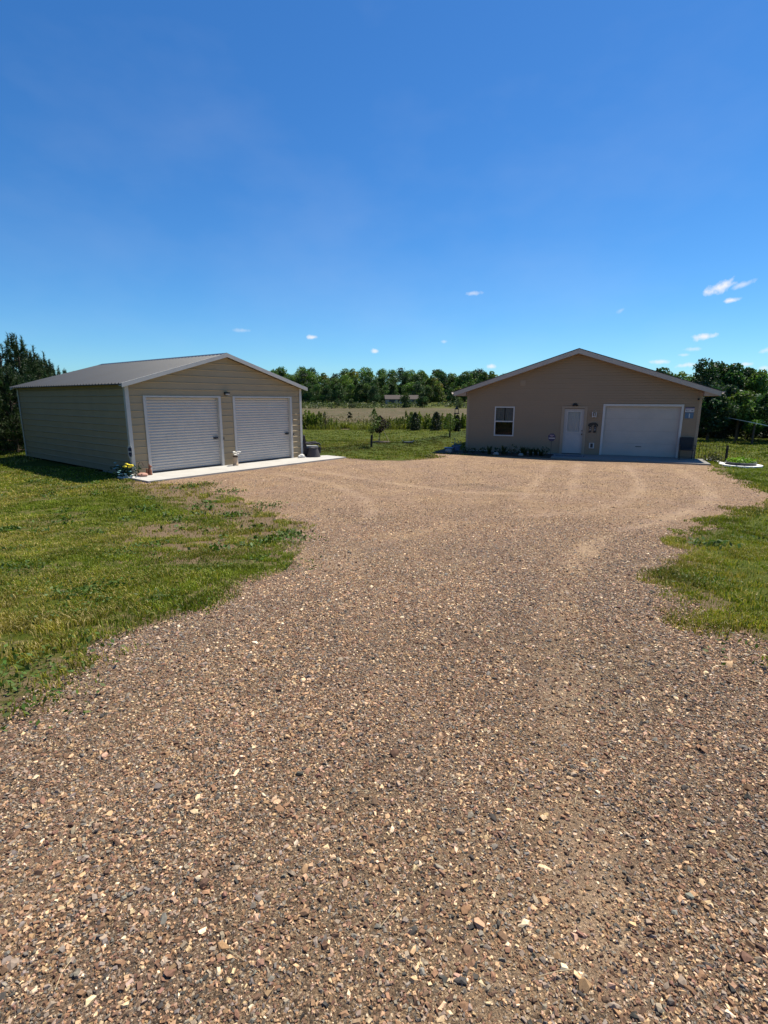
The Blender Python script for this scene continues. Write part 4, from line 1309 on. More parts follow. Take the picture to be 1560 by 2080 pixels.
# round planter
pc = np.array(gnd(1504, 946.5))
t = thing('round_planter', 'round grey metal planter ringed with white blocks and full of bright green leaves', 'planter', (pc[0], pc[1], h1(*pc)), 0)
MB().lathe([(.50, 0), (.50, .15), (.515, .16), (.49, .165), (.47, .14), (.47, .02)], 32).build('tub', M['galv'], t, True)
for k in range(16):
    a0 = 2 * math.pi * k / 16 + .015; a1 = 2 * math.pi * (k + 1) / 16 - .015
    poly = [(r_ * math.cos(aa), r_ * math.sin(aa)) for r_, aa in ((.53, a0), (.70, a0), (.715, (a0 + a1) / 2), (.70, a1), (.53, a1), (.52, (a0 + a1) / 2))]
    MB().prism(poly, lambda a, b: (a, b, -.03), lambda a, b: (a, b, .062)).build('edging_block', M['edging'], t)
rn = np.random.default_rng(8); C = np.column_stack([rn.normal(0, .22, 420), rn.normal(0, .22, 420) , rn.uniform(.10, .30, 420)])
C[:, :2] *= np.minimum(1, .46 / np.maximum(np.hypot(C[:, 0], C[:, 1]), .01))[:, None]
V, F = leaf_quads(C, .11, rn, .8); npmesh('foliage', V, F, M['leaf'], t, col=np.repeat(np.array((.20, .33, .035)) * rn.uniform(.6, 1.3, (420, 1)), 4, 0))

# ------------------------------------------------------------------ things by the garage
def at_gar(u, v, z=0.0):
    x, y = gl(u, v)
    return (x, y, z)


t = yard_sign(at_gar(-.17, -.30, -.05), rad(-20), 'white shield shaped sign with navy print on stake at the left garage corner')
MB().tube([(0, 0, -.05), (0, 0, .75)], .008, 6).build('stake', M['galv'], t)
sh = [(-.055, .64), (.055, .64), (.085, .74), (.085, .97), (.05, 1.03), (-.05, 1.03), (-.085, .97), (-.085, .74)]
pn = MB().prism(sh, lambda a, b: (a, -.016, b), lambda a, b: (a, -.009, b)).build('panel', M['signwhite'], t)
MB().prism([(-.065, .86), (.065, .86), (.065, .95), (.0, .985), (-.065, .95)], lambda a, b: (a, -.0185, b), lambda a, b: (a, -.0165, b)).box(-.06, .06, -.0185, -.0165, .75, .82).prism([(-.035, .69), (.035, .69), (.05, .745), (-.05, .745)], lambda a, b: (a, -.0185, b), lambda a, b: (a, -.0165, b)).build('print', M['navy'], pn)

# flower planter at the corner
pc = np.array(gnd(258, 972))
t = thing('flower_planter', 'planter of yellow and pale blue flowers on a white stone ring at the garage corner', 'flower planter', (pc[0], pc[1], h1(*pc)), 0)
MB().lathe([(.34, 0), (.36, .04), (.35, .075), (.28, .08), (.27, .04)], 24, (.08, 0, 0), 1.0, .75).build('stone_ring', M['cream'], t, True)
rn = np.random.default_rng(3)
C = np.column_stack([rn.normal(-.02, .20, 380), rn.normal(0, .14, 380), rn.uniform(.04, .40, 380)])
V, F = leaf_quads(C, .085, rn, .4); npmesh('foliage', V, F, M['leaf'], t, col=np.repeat(np.array((.02, .05, .03)) * rn.uniform(.5, 1.6, (380, 1)), 4, 0))


def flowers(cs, r, mat, name, par, seed):
    rn_ = random.Random(seed)
    for c in cs:
        mb_ = MB()
        a0 = rn_.random()
        for k in range(6):
            a = 2 * math.pi * k / 6 + a0
            p = (c[0] + math.cos(a) * r * .5, c[1] + math.sin(a) * r * .5, c[2] + rn_.uniform(-.1, .15) * r)
            mb_.blob(p, (r * .52, r * .52, r * .28), rn_.randint(0, 99), 6, 4, .12)
        mb_.build(name, mat, par, True)


rg = random.Random(12)
flowers([(rg.uniform(-.02, .30), rg.uniform(-.18, .05), rg.uniform(.36, .47)) for _ in range(15)], .055, M['yellow'], 'yellow_flower', t, 1)
flowers([(rg.uniform(-.36, -.12), rg.uniform(-.1, .1), rg.uniform(.22, .50)) for _ in range(9)] + [(rg.uniform(-.15, .22), rg.uniform(-.24, -.1), rg.uniform(.10, .26)) for _ in range(10)], .045, M['teal'], 'pale_blue_flower', t, 2)
flowers([(rg.uniform(-.25, .30), rg.uniform(-.26, -.1), rg.uniform(.06, .18)) for _ in range(7)], .04, M['petal'], 'white_flower', t, 3)

# curved hook, pink stone, rusty figure
t = tag(MB().tube([(0, 0, 0), (0, 0, .30), (.015, 0, .38), (.055, 0, .43), (.10, 0, .43), (.135, 0, .39), (.14, 0, .33), (.165, 0, .31)], .009, 7).build('garden_hook', M['brown']), 'thin brown curved garden hook standing between flowers and the left roller door', 'garden hook')
t.location = at_gar(.10, -.16); t.rotation_euler = (0, 0, GYAW - .5)
t = tag(MB().blob((0, 0, .05), (.17, .11, .07), 4, 10, 6, .13).build('pink_stone', M['terracotta'], None, True), 'low pinkish stone lying at the foot of the left roller door', 'stone')
t.location = at_gar(.08, -.42); t.rotation_euler = (0, 0, .3)
t = thing('rusty_figurine', 'small rust coloured upright animal figurine left of the left roller door', 'figurine', at_gar(.40, -.28), GYAW)
MB().lathe([(.07, 0), (.075, .02), (.06, .05), (.065, .12), (.045, .20), (.03, .235)], 10).blob((.02, 0, .27), (.05, .042, .045), 4, 8, 6, .03).tube([(.06, 0, .265), (.085, 0, .255)], [.02, .012], 6).build('body', M['rust'], t, True)
for s in (-1, 1):
    MB().tube([(.0, s * .025, .30), (-.015, s * .035, .36)], [.014, .006], 5).build('ear', M['rust'], t)
MB().tube([(-.05, 0, .03), (-.11, 0, .10), (-.09, 0, .18), (-.12, 0, .22)], [.02, .025, .025, .012], 6).build('tail', M['rust'], t)

# vase with white flowers between the doors
t = thing('flower_vase', 'tall tan vase of white flowers standing between the two roller doors', 'vase', at_gar(3.68, -.30), GYAW)
MB().lathe([(.10, 0), (.11, .02), (.085, .05), (.075, .14), (.085, .26), (.095, .30), (.085, .31), (.07, .28)], 16).build('vase', M['vase'], t, True)
MB().lathe([(.085, .305), (.10, .33), (.06, .36)], 10).build('bow', M['brown'], t)
rg = random.Random(4)
flowers([(rg.gauss(0, .09), rg.gauss(0, .07), rg.uniform(.38, .52)) for _ in range(14)], .055, M['petal'], 'white_flower', t, 7)
# pale ornament at the right corner post
t = tag(MB().blob((0, 0, .07), (.13, .10, .085), 1, 12, 8, .05).blob((-.13, -.05, .055), (.06, .06, .055), 2, 10, 6, .05).blob((-.10, .08, .02), (.04, .03, .025), 2, 8, 5, .05).blob((.10, -.09, .02), (.04, .03, .025), 2, 8, 5, .05).build('stone_ornament', M['cream'], None, True), 'small pale rounded animal shaped ornament at the right garage corner post', 'garden ornament')
t.location = at_gar(7.05, -.22); t.rotation_euler = (0, 0, GYAW - .4)

# wicker armchair
pc = np.array(gnd(632, 924.5))
t = thing('wicker_armchair', 'black wicker armchair with pale seat cushion beside the right garage wall', 'armchair', (pc[0], pc[1], 0.0), rad(18))
# faces +x
MB().prism([(-.36, .10), (-.26, .10), (-.24, .45), (-.29, .80), (-.33, .86), (-.39, .84), (-.40, .5)], lambda a, b: (a, -.33, b), lambda a, b: (a, .33, b)).build('backrest', M['wicker'], t)
for s in (-1, 1):
    MB().blob((-.34, s * .30, .85), (.05, .05, .08), 1, 8, 6, 0).build('back_finial', M['wicker'], t, True)
MB().box(-.27, .30, -.28, .28, .12, .36).build('seat', M['wicker'], t)
MB().prism([(-.24, .361), (.29, .361), (.31, .40), (.29, .42), (-.20, .445), (-.24, .43)], lambda a, b: (a, -.265, b), lambda a, b: (a, .265, b)).build('cushion', M['cushion'], t)
for s in (-1, 1):
    y0, y1 = sorted((s * .285, s * .37))
    MB().prism([(-.26, .08), (.31, .08), (.31, .34), (-.26, .36)], lambda a, b: (a, y0, b), lambda a, b: (a, y1, b)).tube([(-.30, (y0 + y1) / 2, .56), (-.05, (y0 + y1) / 2, .535), (.14, (y0 + y1) / 2, .555), (.27, (y0 + y1) / 2, .56), (.335, (y0 + y1) / 2, .50), (.345, (y0 + y1) / 2, .38), (.32, (y0 + y1) / 2, .12)], .042, 8).build('armrest', M['wicker'], t)
    for xx in (-.32, .30):
        MB().box(xx - .025, xx + .025, s * .30 - .025, s * .30 + .025, 0, .11).build('leg', M['wicker'], t)
# upturned basket
pc = np.array(gnd(637, 929.0))
t = thing('wicker_stool', 'charcoal woven tapered stool standing in front of the wicker armchair', 'stool', (pc[0], pc[1], 0.0), 0)
pr = []
for i in range(25):
    z = .002 + .36 * i / 24
    r_ = .30 - .115 * (z / .36)
    pr.append((r_ + (.006 if i % 2 else 0), z))
MB().lathe(pr + [(.16, .385), (.03, .39)], 28).build('woven_body', M['wickerg'], t, True)
MB().lathe([(.185, .362), (.20, .37), (.20, .39), (.18, .40), (.17, .385)], 24).build('rim', M['wickerg'], t, True)


# ------------------------------------------------------------------ trees
def tree_meshes(h, r, base, ncl, nleaf, ls, seed, colr, clr=.34, squash=1.0, tw=.030, point=False):
    """(crown V,F,C) and trunk MB; crown built of clumps around limb ends"""
    rn = np.random.default_rng(seed)
    ch = h - base
    cl = []
    while len(cl) < ncl:
        z = rn.uniform(0, 1); a = rn.uniform(0, 6.283)
        prof = (math.sin(math.pi * min(1, (z * .86 + .14))) ** .65) * (1 if z < .6 else (1.0 - .25 * (z - .6) / .4))
        if point: prof = (1 - z) ** .7 * .95 + .10
        rr_ = r * prof * rn.uniform(.25, 1.0) ** .6 * rn.uniform(.75, 1.15)
        cl.append((rr_ * math.cos(a), rr_ * math.sin(a) * squash, base + ch * (z * .93 + .02)))
    cl = np.array(cl)
    crad = r * clr * rn.uniform(.6, 1.25, ncl)
    idx = rn.choice(ncl, nleaf, p=crad ** 2 / np.sum(crad ** 2))
    d = rn.normal(0, 1, (nleaf, 3)); d /= np.linalg.norm(d, axis=1, keepdims=True)
    C = cl[idx] + d * (crad[idx] * rn.uniform(.35, 1.05, nleaf) ** .5)[:, None] * np.array([1, 1, .8])
    V, F = leaf_quads(C, ls, rn, .35)
    cc = np.array(colr)[None] * rn.uniform(.70, 1.32, (ncl, 1)) * (1 + rn.normal(0, .10, (ncl, 3)))
    c = cc[idx] * rn.uniform(.7, 1.3, (nleaf, 1))
    mb_ = MB()
    tr = h * tw
    lean = rn.normal(0, .02 * h, 2)
    top = (lean[0], lean[1], base + ch * .75)
    mid = (lean[0] * .4, lean[1] * .4, base + ch * .2)
    mb_.tube([(0, 0, -.15), (lean[0] * .1, lean[1] * .1, h * .08), mid, top], [tr * 1.35, tr, tr * .75, tr * .15], 7)
    for k in rn.choice(ncl, min(ncl, 9), replace=False):
        e = cl[k]; zs = base + (e[2] - base) * .45
        fr = min(1, max(0, (zs - mid[2]) / max(.1, top[2] - mid[2])))
        s_ = (mid[0] + (top[0] - mid[0]) * fr, mid[1] + (top[1] - mid[1]) * fr, max(zs, mid[2] * .9))
        mb_.tube([s_, ((s_[0] + e[0]) / 2, (s_[1] + e[1]) / 2, (s_[2] + e[2]) / 2 - .03 * h), tuple(e)], [tr * .42, tr * .28, tr * .08], 5)
    return (V, F, np.repeat(c, 4, 0)), mb_


def make_tree(name, label, loc, rz, group, *args, mat='leaf', cat='tree', sc=1.0, tw=.030, point=False):
    (V, F, C), mb_ = tree_meshes(*args, tw=tw, point=point)
    t = thing(name, label, cat, loc, rz, group)
    t.scale = (sc,) * 3
    npmesh('crown', V, F, M[mat], t, col=C)
    mb_.build('trunk', M['bark'], t)
    return t


def place_copy(proto, used, loc, rz, sc, label=None, group=None):
    """first use moves the prototype itself"""
    o = proto if not used else copy_tree(proto)
    o.location = loc; o.rotation_euler = (0, 0, rz)
    o.scale = sc if isinstance(sc, tuple) else (sc,) * 3
    if label: o['label'] = label
    if group: o['group'] = group
    return o


# far wood
GRN = [(.080, .140, .034), (.056, .104, .034), (.105, .165, .036), (.13, .175, .040), (.042, .080, .034), (.080, .126, .036)]
protos = []
for k in range(7):
    protos.append(make_tree('woodland_tree', 'tall leafy tree in the dark wood behind the brown field', (0, 250, 0), 0, 'trees of the far wood',
                            10.0, [3.6, 3.0, 4.0, 2.7, 3.4, 3.1, 3.7][k], [.2, .3, .2, .5, .2, .4, .2][k], 46, 5600, .46, 700 + k, GRN[k % 6], .42))
rg = random.Random(33); usedp = [False] * 7
rows = []
x = -95
while x < 92: rows.append((x + rg.uniform(-1, 1), 206 + rg.uniform(-4, 5), rg.uniform(6.3, 8.6))); x += rg.uniform(2.7, 4.0)
x = -110
while x < 112: rows.append((x + rg.uniform(-1, 1), 230 + rg.uniform(-6, 6), rg.uniform(8.6, 13.0))); x += rg.uniform(3.6, 5.0)
x = -125
while x < 130: rows.append((x + rg.uniform(-1, 1), 258 + rg.uniform(-6, 6), rg.uniform(9.6, 14.6))); x += rg.uniform(4.0, 5.6)
for i, (x, y, h_) in enumerate(rows):
    # the lawn of the far house is open, and so is a slope right of it
    if y < 216 and (-2 < x < 18): y += 10
    if y < 216 and x >= 18: y += 6
    k = rg.randrange(7)
    s = h_ / 10.0
    if y < 218:
        lab, grp = 'leafy tree with foliage down to the ground along the front of the far wood', 'front row trees of the far wood'
    else:
        lab, grp = 'tall leafy tree in the dark wood behind the brown field', 'trees of the far wood'
    place_copy(protos[k], usedp[k], (x, y, h1(x, y) - .1), rg.uniform(0, 6.28), (s * rg.uniform(.72, 1.3), s * rg.uniform(.72, 1.3), s), lab, grp)
    usedp[k] = True


def tall_pine(loc, h, seed, label, group=None):
    rn = np.random.default_rng(seed)
    t = thing('tall_pine', label, 'tree', loc, 0, group)
    C = []
    for k in range(9):
        a = rn.uniform(0, 6.28); z = h * rn.uniform(.66, 1.0); l = h * .13 * (1.25 - z / h) * 2.2
        c = np.array((math.cos(a) * l * .6, math.sin(a) * l * .6, z))
        C.append(c + rn.normal(0, 1, (75, 3)) * np.array((l * .5 + .25, l * .5 + .25, .28)))
    C = np.concatenate(C)
    V, F = leaf_quads(C, .5, rn, .8)
    npmesh('crown', V, F, M['needle'], t, col=np.repeat(np.array((.022, .042, .024)) * rn.uniform(.6, 1.4, (len(C), 1)), 4, 0))
    MB().tube([(0, 0, -.2), (.05, 0, h * .5), (0, .05, h * .96)], [.22, .16, .05], 6).build('trunk', M['bark'], t)
    return t


for i, (px, py, Y, lab) in enumerate([(956, 754, 235, 'dark thin pine above the far wood, left of the pair near the house roof'), (975, 753, 240, 'dark thin pine above the far wood, right of the pair near the house roof'),
                                      (817, 750, 240, 'dark round topped pine standing highest above the middle of the far wood'), (617, 757, 225, 'thin pine poking above the wood just right of the garage roof'), (678, 760, 232, 'ragged pine in the low gap of the wood right of the garage')]):
    d = ray(px, py); z = CAMH + d[2] * Y / d[1]; x = d[0] * Y / d[1]
    tall_pine((x, Y, h1(x, Y) - .2), z - h1(x, Y) + .6, 60 + i, lab)

# scrub at the far side of the field
rng = np.random.default_rng(55)
C = []
for i in range(420):
    x = rng.uniform(-75, 75); y = rng.uniform(158, 186) + (6 if x > 18 else 0)
    h_ = rng.uniform(.5, 1.25) * (.7 + .6 * vnoise([x], [y], .08, 4)[0]); r = rng.uniform(.8, 1.8)
    n = 34
    p = rng.normal(0, 1, (n, 3)) * np.array((r * .55, r * .55, h_ * .35)) + np.array((x, y, h_ * .55 + h1(x, y)))
    C.append(p)
C = np.concatenate(C)
V, F = leaf_quads(C, .55, rng, .5)
cl = np.where(np.repeat(rng.uniform(0, 1, 420) < .6, 34)[:, None], np.array((.10, .12, .055)), np.array((.075, .10, .03))) * np.repeat(rng.uniform(.6, 1.35, 420), 34)[:, None]
tag(npmesh('field_scrub', V, F, M['leaf'], col=np.repeat(cl, 4, 0)), 'low grey green scrub along the far side of the brown field', 'scrub', kind='stuff')

# single trees and bushes out in the field
for px, pyb, pyt, Y, wpx, colr, name, lab, cat in [
        (858, 826, 797, 160, 11, (.062, .10, .032), 'willow_tree', 'big round leafy tree right of the far pale house', 'tree'),
        (823, 827, 800, 158, 13, (.045, .078, .022), 'leafy_tree', 'spreading green tree growing before the right end of the far pale house', 'tree'),
        (715, 828, 811, 158, 8, (.085, .105, .045), 'small_tree', 'small round pale green tree alone at the far edge of the field', 'tree'),
        (686, 824, 811, 165, 8, (.05, .08, .025), 'bush', 'round dark bush left of the small pale tree before the wood', 'bush'),
        (930, 823, 809, 165, 10, (.08, .11, .045), 'bush', 'wide round bush on the grassy slope left of the house roof tip', 'bush'),
        (761, 822, 815, 165, 4, (.07, .10, .035), 'bush', 'small round bush left of two beside the far pale house', 'bush'),
        (778, 822, 813, 165, 5, (.09, .11, .045), 'bush', 'small pale bush right beside the far pale house wall', 'bush'),
        (711, 848, 835, 72, 5, (.045, .05, .022), 'dark_shrub', 'dark rounded shrub alone in the middle of the brown field', 'shrub')]:
    d = ray(px, pyb); x = d[0] * Y / d[1]
    h_ = (pyb - pyt) / FPX * Y; zb = h1(x, Y)
    make_tree(name, lab, (x, Y, zb - .05), rng.uniform(0, 6), None, h_ + (CAMH + d[2] * Y / d[1] - zb), wpx / FPX * Y, h_ * .06, 22, 1500, h_ * .10, int(px), colr, .42, cat=cat)

# far house
xh = ray(784, 820)[0] * 196 / ray(784, 820)[1]
zh = h1(xh + 6, 196)
t = thing('farmhouse', 'distant low pale house with grey brown roof before the wood', 'house', (xh, 196, zh), rad(3))
MB().box(0, 12.0, 0, 7, -.6, 2.0).build('wall', M['housewall'], t)
MB().prism([(-.5, 1.9), (7.5, 1.9), (3.5, 3.4)], lambda a, b: (-.4, a, b), lambda a, b: (12.4, a, b)).build('roof', M['houseroof'], t)
for a, b, c, d in ((1.2, 3.4, .55, 1.65), (4.4, 5.2, .6, 1.7), (6.4, 7.6, .55, 1.6), (9.8, 10.8, .55, 1.6)):
    MB().box(a, b, -.05, .1, c, d).build('window', M['dark'], t)

# shrub and sapling row at the lawn edge
SG = [(.155, .20, .024), (.125, .175, .022), (.20, .225, .032), (.14, .165, .036)]
sap = []
for k in range(4):
    t = leafy('sapling', 'bright green sapling bush in the row between lawn and field', 'sapling', (0, 44, 0), 1.0, .42, 1100, .085, SG[k], 1200 + k, 'saplings along the lawn edge', flat=.1, stems=6)
    sap.append(t)
usd = [False] * 4
rg = random.Random(71)
spots = []
for px, pyt in [(622, 832), (630, 838), (640, 834), (648, 840), (671, 848), (682, 852), (694, 858), (720, 857), (735, 852), (748, 860), (795, 850), (806, 846), (818, 848), (829, 842), (839, 834), (848, 837), (862, 838), (868, 842), (878, 838), (895, 845),
                (903, 842), (910, 839), (920, 838), (938, 838), (941, 846), (856, 848), (706, 861), (760, 858), (785, 856), (618, 838), (626, 842), (636, 840), (645, 836), (800, 846), (812, 850), (834, 838), (852, 842), (872, 845), (891, 848), (899, 846), (906, 845), (915, 844), (924, 846), (933, 842), (942, 840), (822, 850), (865, 850)]:
    spots.append((px, pyt))
for px, pyt in spots:
    x, y = gnd(px, 872 + rg.uniform(-1.5, 0)); y0 = y + rg.uniform(-.3, 1.2); x = x * y0 / y
    d = ray(px, pyt); top = CAMH + d[2] * y0 / d[1]
    hh_ = max(.5, top - h1(x, y0))
    k = rg.randrange(4)
    place_copy(sap[k], usd[k], (x, y0, h1(x, y0) - .03), rg.uniform(0, 6.28), (hh_ * rg.uniform(.8, 1.2), hh_ * rg.uniform(.8, 1.2), hh_)); usd[k] = True
for i in range(34):
    x = rg.choice([rg.uniform(-22, -7.2), rg.uniform(7.2, 24)]); y0 = 43.8 + rg.uniform(0, 1.5); k = rg.randrange(4); hh_ = rg.uniform(.7, 1.6)
    place_copy(sap[k], True, (x, y0, h1(x, y0) - .03), rg.uniform(0, 6.28), (hh_, hh_, hh_))


def cone_shrub(loc, h, r, seed, label, colr=(.016, .030, .011), n=1700):
    rn = np.random.default_rng(seed)
    t = thing('evergreen_shrub', label, 'evergreen shrub', loc, 0)
    z = rn.uniform(0, 1, n) ** 1.1; a = rn.uniform(0, 6.28, n)
    rr_ = r * 1.35 * (1 - z ** 2.6) ** .7 * (.72 + .22 * np.sin(a * 3 + z * 7 + seed) + .16 * np.sin(a * 7 - z * 17)) * rn.uniform(.45, 1.05, n) + .02
    C = np.column_stack([rr_ * np.cos(a), rr_ * np.sin(a), h * (.02 + .96 * z)])
    V, F = leaf_quads(C, .12, rn, 0, .4)
    npmesh('foliage', V, F, M['needle'], t, col=np.repeat(np.array(colr) * rn.uniform(.6, 1.5, (n, 1)), 4, 0))
    MB().tube([(0, 0, -.05), (0, 0, h * .9)], [.04, .01], 5).build('trunk', M['bark'], t)


for i, (px, pyb, pyt, w, lab) in enumerate([(843, 875, 837, 11, 'dark bushy evergreen shrub at lawn edge, leftmost of three'), (886, 875, 836, 12, 'dark bushy evergreen shrub at lawn edge, middle of three'), (928, 877, 843, 8, 'dark slim evergreen shrub at lawn edge nearest the house')]):
    x, y = gnd(px, pyb)
    y += .7; x *= 1.016
    cone_shrub((x, y, h1(x, y) - .03), (pyb - pyt) / FPX * y * .97, w / FPX * y * .9, 40 + i, lab)
x, y = gnd(662, 872)
make_tree('bare_shrub', 'thin greyish shrub with sparse leaves beside the bright saplings', (x, y, h1(x, y)), 0, None, 1.45, .42, .15, 16, 330, .07, 4, (.10, .095, .06), .4, cat='shrub')


# young lawn trees
def young_tree(px, pyb, pyt, label, name, guard, colr, w, n, ls, lean=0.0, base=.35, stakes=False):
    x, y = gnd(px, pyb)
    h_ = (pyb - pyt) / FPX * y
    t = thing(name, label, 'young tree', (x, y, h1(x, y)), 0)
    rn = np.random.default_rng(int(px))
    z = rn.uniform(base, 1, n); a = rn.uniform(0, 6.28, n)
    f = np.sin(np.pi * (z - base) / (1 - base) * .9 + .25)
    rr_ = w * f * rn.uniform(.1, 1, n) ** .6
    cl = np.round(z * 7) * 1.7
    C = np.column_stack([rr_ * np.cos(a) + lean * z * h_ + .10 * np.sin(cl), rr_ * np.sin(a), z * h_])
    V, F = leaf_quads(C, ls, rn, .2)
    npmesh('crown', V, F, M['leaf'], t, col=np.repeat(np.array(colr) * rn.uniform(.55, 1.5, (n, 1)), 4, 0))
    mb_ = MB().tube([(0, 0, -.05), (lean * h_ * .3, 0, h_ * .35), (lean * h_ * .9, 0, h_ * .9)], [.022, .016, .005], 6)
    for k in range(7):
        zz = h_ * (base + (1 - base) * k / 8); a_ = k * 2.4
        mb_.tube([(lean * zz, 0, zz), (lean * zz + math.cos(a_) * w * .7, math.sin(a_) * w * .7, zz + .18)], [.008, .003], 4)
    mb_.build('trunk', M['bark'], t)
    if guard:
        MB().tube([(-.01, 0, -.02), (-.02, 0, guard * .5), (.0, 0, guard)], [.055, .05, .052], 10).build('trunk_guard', M['black'], t)
    if stakes:
        for s, q in ((-.05, -.05), (.55, .55)):
            MB().tube([(q, -.06, -.05), (s * .3, -.05, .75)], .014, 5).build('stake', M['straw'], t)
        MB().lathe([(.5, -.03), (.5, .03), (.1, .06)], 18, (.1, 0, 0)).build('mulch_ring', M['soilm'], t)
    return t


young_tree(755, 908, 832, 'thin young lawn tree with long black trunk guard and sparse leaves', 'young_tree', .60, (.08, .125, .025), .30, 520, .085, .10, .36)
young_tree(771, 898, 846, 'staked young tree with dark reddish leaves in the lawn', 'staked_tree', 0, (.016, .010, .009), .46, 900, .10, .06, .36, True)
young_tree(914, 887, 841, 'young green lawn tree with short black trunk guard near the house corner', 'young_tree', .40, (.085, .135, .025), .52, 700, .085, 0.0, .26)
# low dark trough on the lawn
x0, y0 = gnd(818, 899); x1, y1 = gnd(840, 897.5)
t = thing('lawn_trough', 'low dark sled shaped trough with upright handle lying on the lawn', 'trough', (x0, y0, h1(x0, y0)), 0.0)
L_ = x1 - x0
MB().prism([(-.03, .11), (.06, .0), (L_ * .9, .02), (L_, .13), (L_ * .96, .13), (L_ * .88, .05), (.08, .04), (.02, .12)], lambda a, b: (a, -.16, b), lambda a, b: (a, .16, b)).build('tray', M['black'], t)
MB().tube([(L_ * .97, 0, .10), (L_ * 1.08, 0, .30)], .014, 6).tube([(L_ * 1.08, -.08, .30), (L_ * 1.08, .08, .30)], .014, 6).build('handle', M['black'], t)


# ------------------------------------------------------------------ pines on the left
def pine(loc, h, r, seed, label, needle=(.014, .030, .013), dens=2.0):
    rn = np.random.default_rng(seed)
    t = thing('pine_tree', label, 'tree', loc, rn.uniform(0, 6.28))
    tips = []; mb_ = MB()
    mb_.tube([(0, 0, -.1), (.02, 0, h * .5), (0, 0, h * .97)], [h * .022, h * .014, h * .004], 7)
    nw = int(h / .42)
    for w_ in range(nw):
        z = h * (.05 + .90 * w_ / nw)
        fr = w_ / nw
        ln = r * .82 * (1 - fr) ** .85 * (1.0 if fr > .12 else .8) + .12
        nb = 6 if fr < .8 else 5
        for b in range(nb):
            a = rn.uniform(0, 6.28)
            l = ln * rn.uniform(.65, 1.2)
            up = rn.uniform(.15, .55) + .5 * fr
            p0 = np.array((0, 0, z)); dr_ = np.array((math.cos(a), math.sin(a), 0))
            p1 = p0 + dr_ * l * .55 + np.array((0, 0, l * .55 * up * .45)); p2 = p0 + dr_ * l + np.array((0, 0, l * up))
            mb_.tube([tuple(p0), tuple(p1), tuple(p2)], [.022 * (1 - fr) + .008, .014, .005], 4, False)
            k = max(4, int((8 if fr < .5 else 6) * l * dens + 3))
            for i in range(k):
                f = rn.uniform(.16, 1.0)
                q = (p0 * (1 - f) ** 2 + 2 * p1 * f * (1 - f) + p2 * f * f) if f < 1 else p2
                side = np.cross(dr_, (0, 0, 1)) * rn.normal(0, .22 * l * (1.15 - f)) + np.array((0, 0, rn.uniform(-.05, .12)))
                tips.append((q + side, np.array((dr_[0] * .5, dr_[1] * .5, .75)) + rn.normal(0, .25, 3)))
            tips.append((p2, np.array((dr_[0] * .25, dr_[1] * .25, 1.0))))
            for q_ in range(3):
                tips.append((p2 + np.array((0, 0, .12 * (q_ + 1))), np.array((dr_[0] * .08, dr_[1] * .08, 1.0))))
    for i in range(6):
        tips.append((np.array((0, 0, h * (.90 + .018 * i))), np.array((rn.normal(0, .3), rn.normal(0, .3), 1))))
    T = np.array([p for p, d in tips]); D = np.array([d for p, d in tips]); D /= np.linalg.norm(D, axis=1, keepdims=True)
    nn = 26
    n = len(T) * nn
    base = np.repeat(T, nn, 0); ax_ = np.repeat(D, nn, 0)
    along = rn.uniform(0, .26, n)
    base = base + ax_ * along[:, None]
    d = ax_ * .75 + rn.normal(0, .55, (n, 3)); d /= np.linalg.norm(d, axis=1, keepdims=True)
    s = np.cross(d, rn.normal(0, 1, (n, 3))); s /= np.linalg.norm(s, axis=1, keepdims=True)
    L_ = rn.uniform(.10, .19, n)[:, None]
    V = np.stack([base - s * .012, base + s * .012, base + d * L_], 1).reshape(-1, 3)
    F = np.arange(n * 3).reshape(-1, 3)
    cc = np.repeat(np.array(needle) * rn.uniform(.6, 1.6, (len(T), 1)) * (1 + rn.normal(0, .08, (len(T), 3))), nn, 0) * rn.uniform(.75, 1.25, (n, 1))
    npmesh('crown', V, F, M['needle'], t, col=np.repeat(cc, 3, 0))
    mb_.build('trunk', M['bark'], t)
    return t


for i, (px, pyt, Y, r_, lab) in enumerate([(30, 672, 27, 2.0, 'tall dark pine with upright shoots, highest left of the garage'), (-6, 690, 26, 2.0, 'dark pine cut by the left edge of the view'), (72, 712, 29, 1.7, 'pine with a forked leaning top close behind the garage roof'),
                                           (94, 730, 31, 1.5, 'shorter pine whose tip rises beside the left roof edge'), (119, 747, 36, 1.7, 'pine top just visible over the back of the garage roof'), (140, 752, 44, 1.7, 'far pine tip peeking over the garage roof slope'),
                                           (10, 740, 24, 1.6, 'low bushy pine at the lawn edge left of the garage'), (40, 760, 25.5, 1.6, 'bushy young pine right behind the left garage corner'), (-60, 700, 28, 2.0, 'pine standing outside the view left of the garage')]):
    d = ray(px, pyt); x = d[0] * Y / d[1]; z = CAMH + d[2] * Y / d[1]; zb = h1(x, Y)
    pine((x, Y, zb - .05), z - zb - .32, r_, 800 + i, lab, (.026, .054, .020) if i % 2 else (.040, .068, .021))
for i, (x, y, h_) in enumerate([(-22, 33, 5.2), (-27, 30, 5.6), (-24, 38, 5.0), (-19.5, 40, 4.6)]):
    pine((x, y, h1(x, y)), h_, 1.9, 840 + i, 'pine standing in the dark group behind the garage')['group'] = 'pines behind the garage'

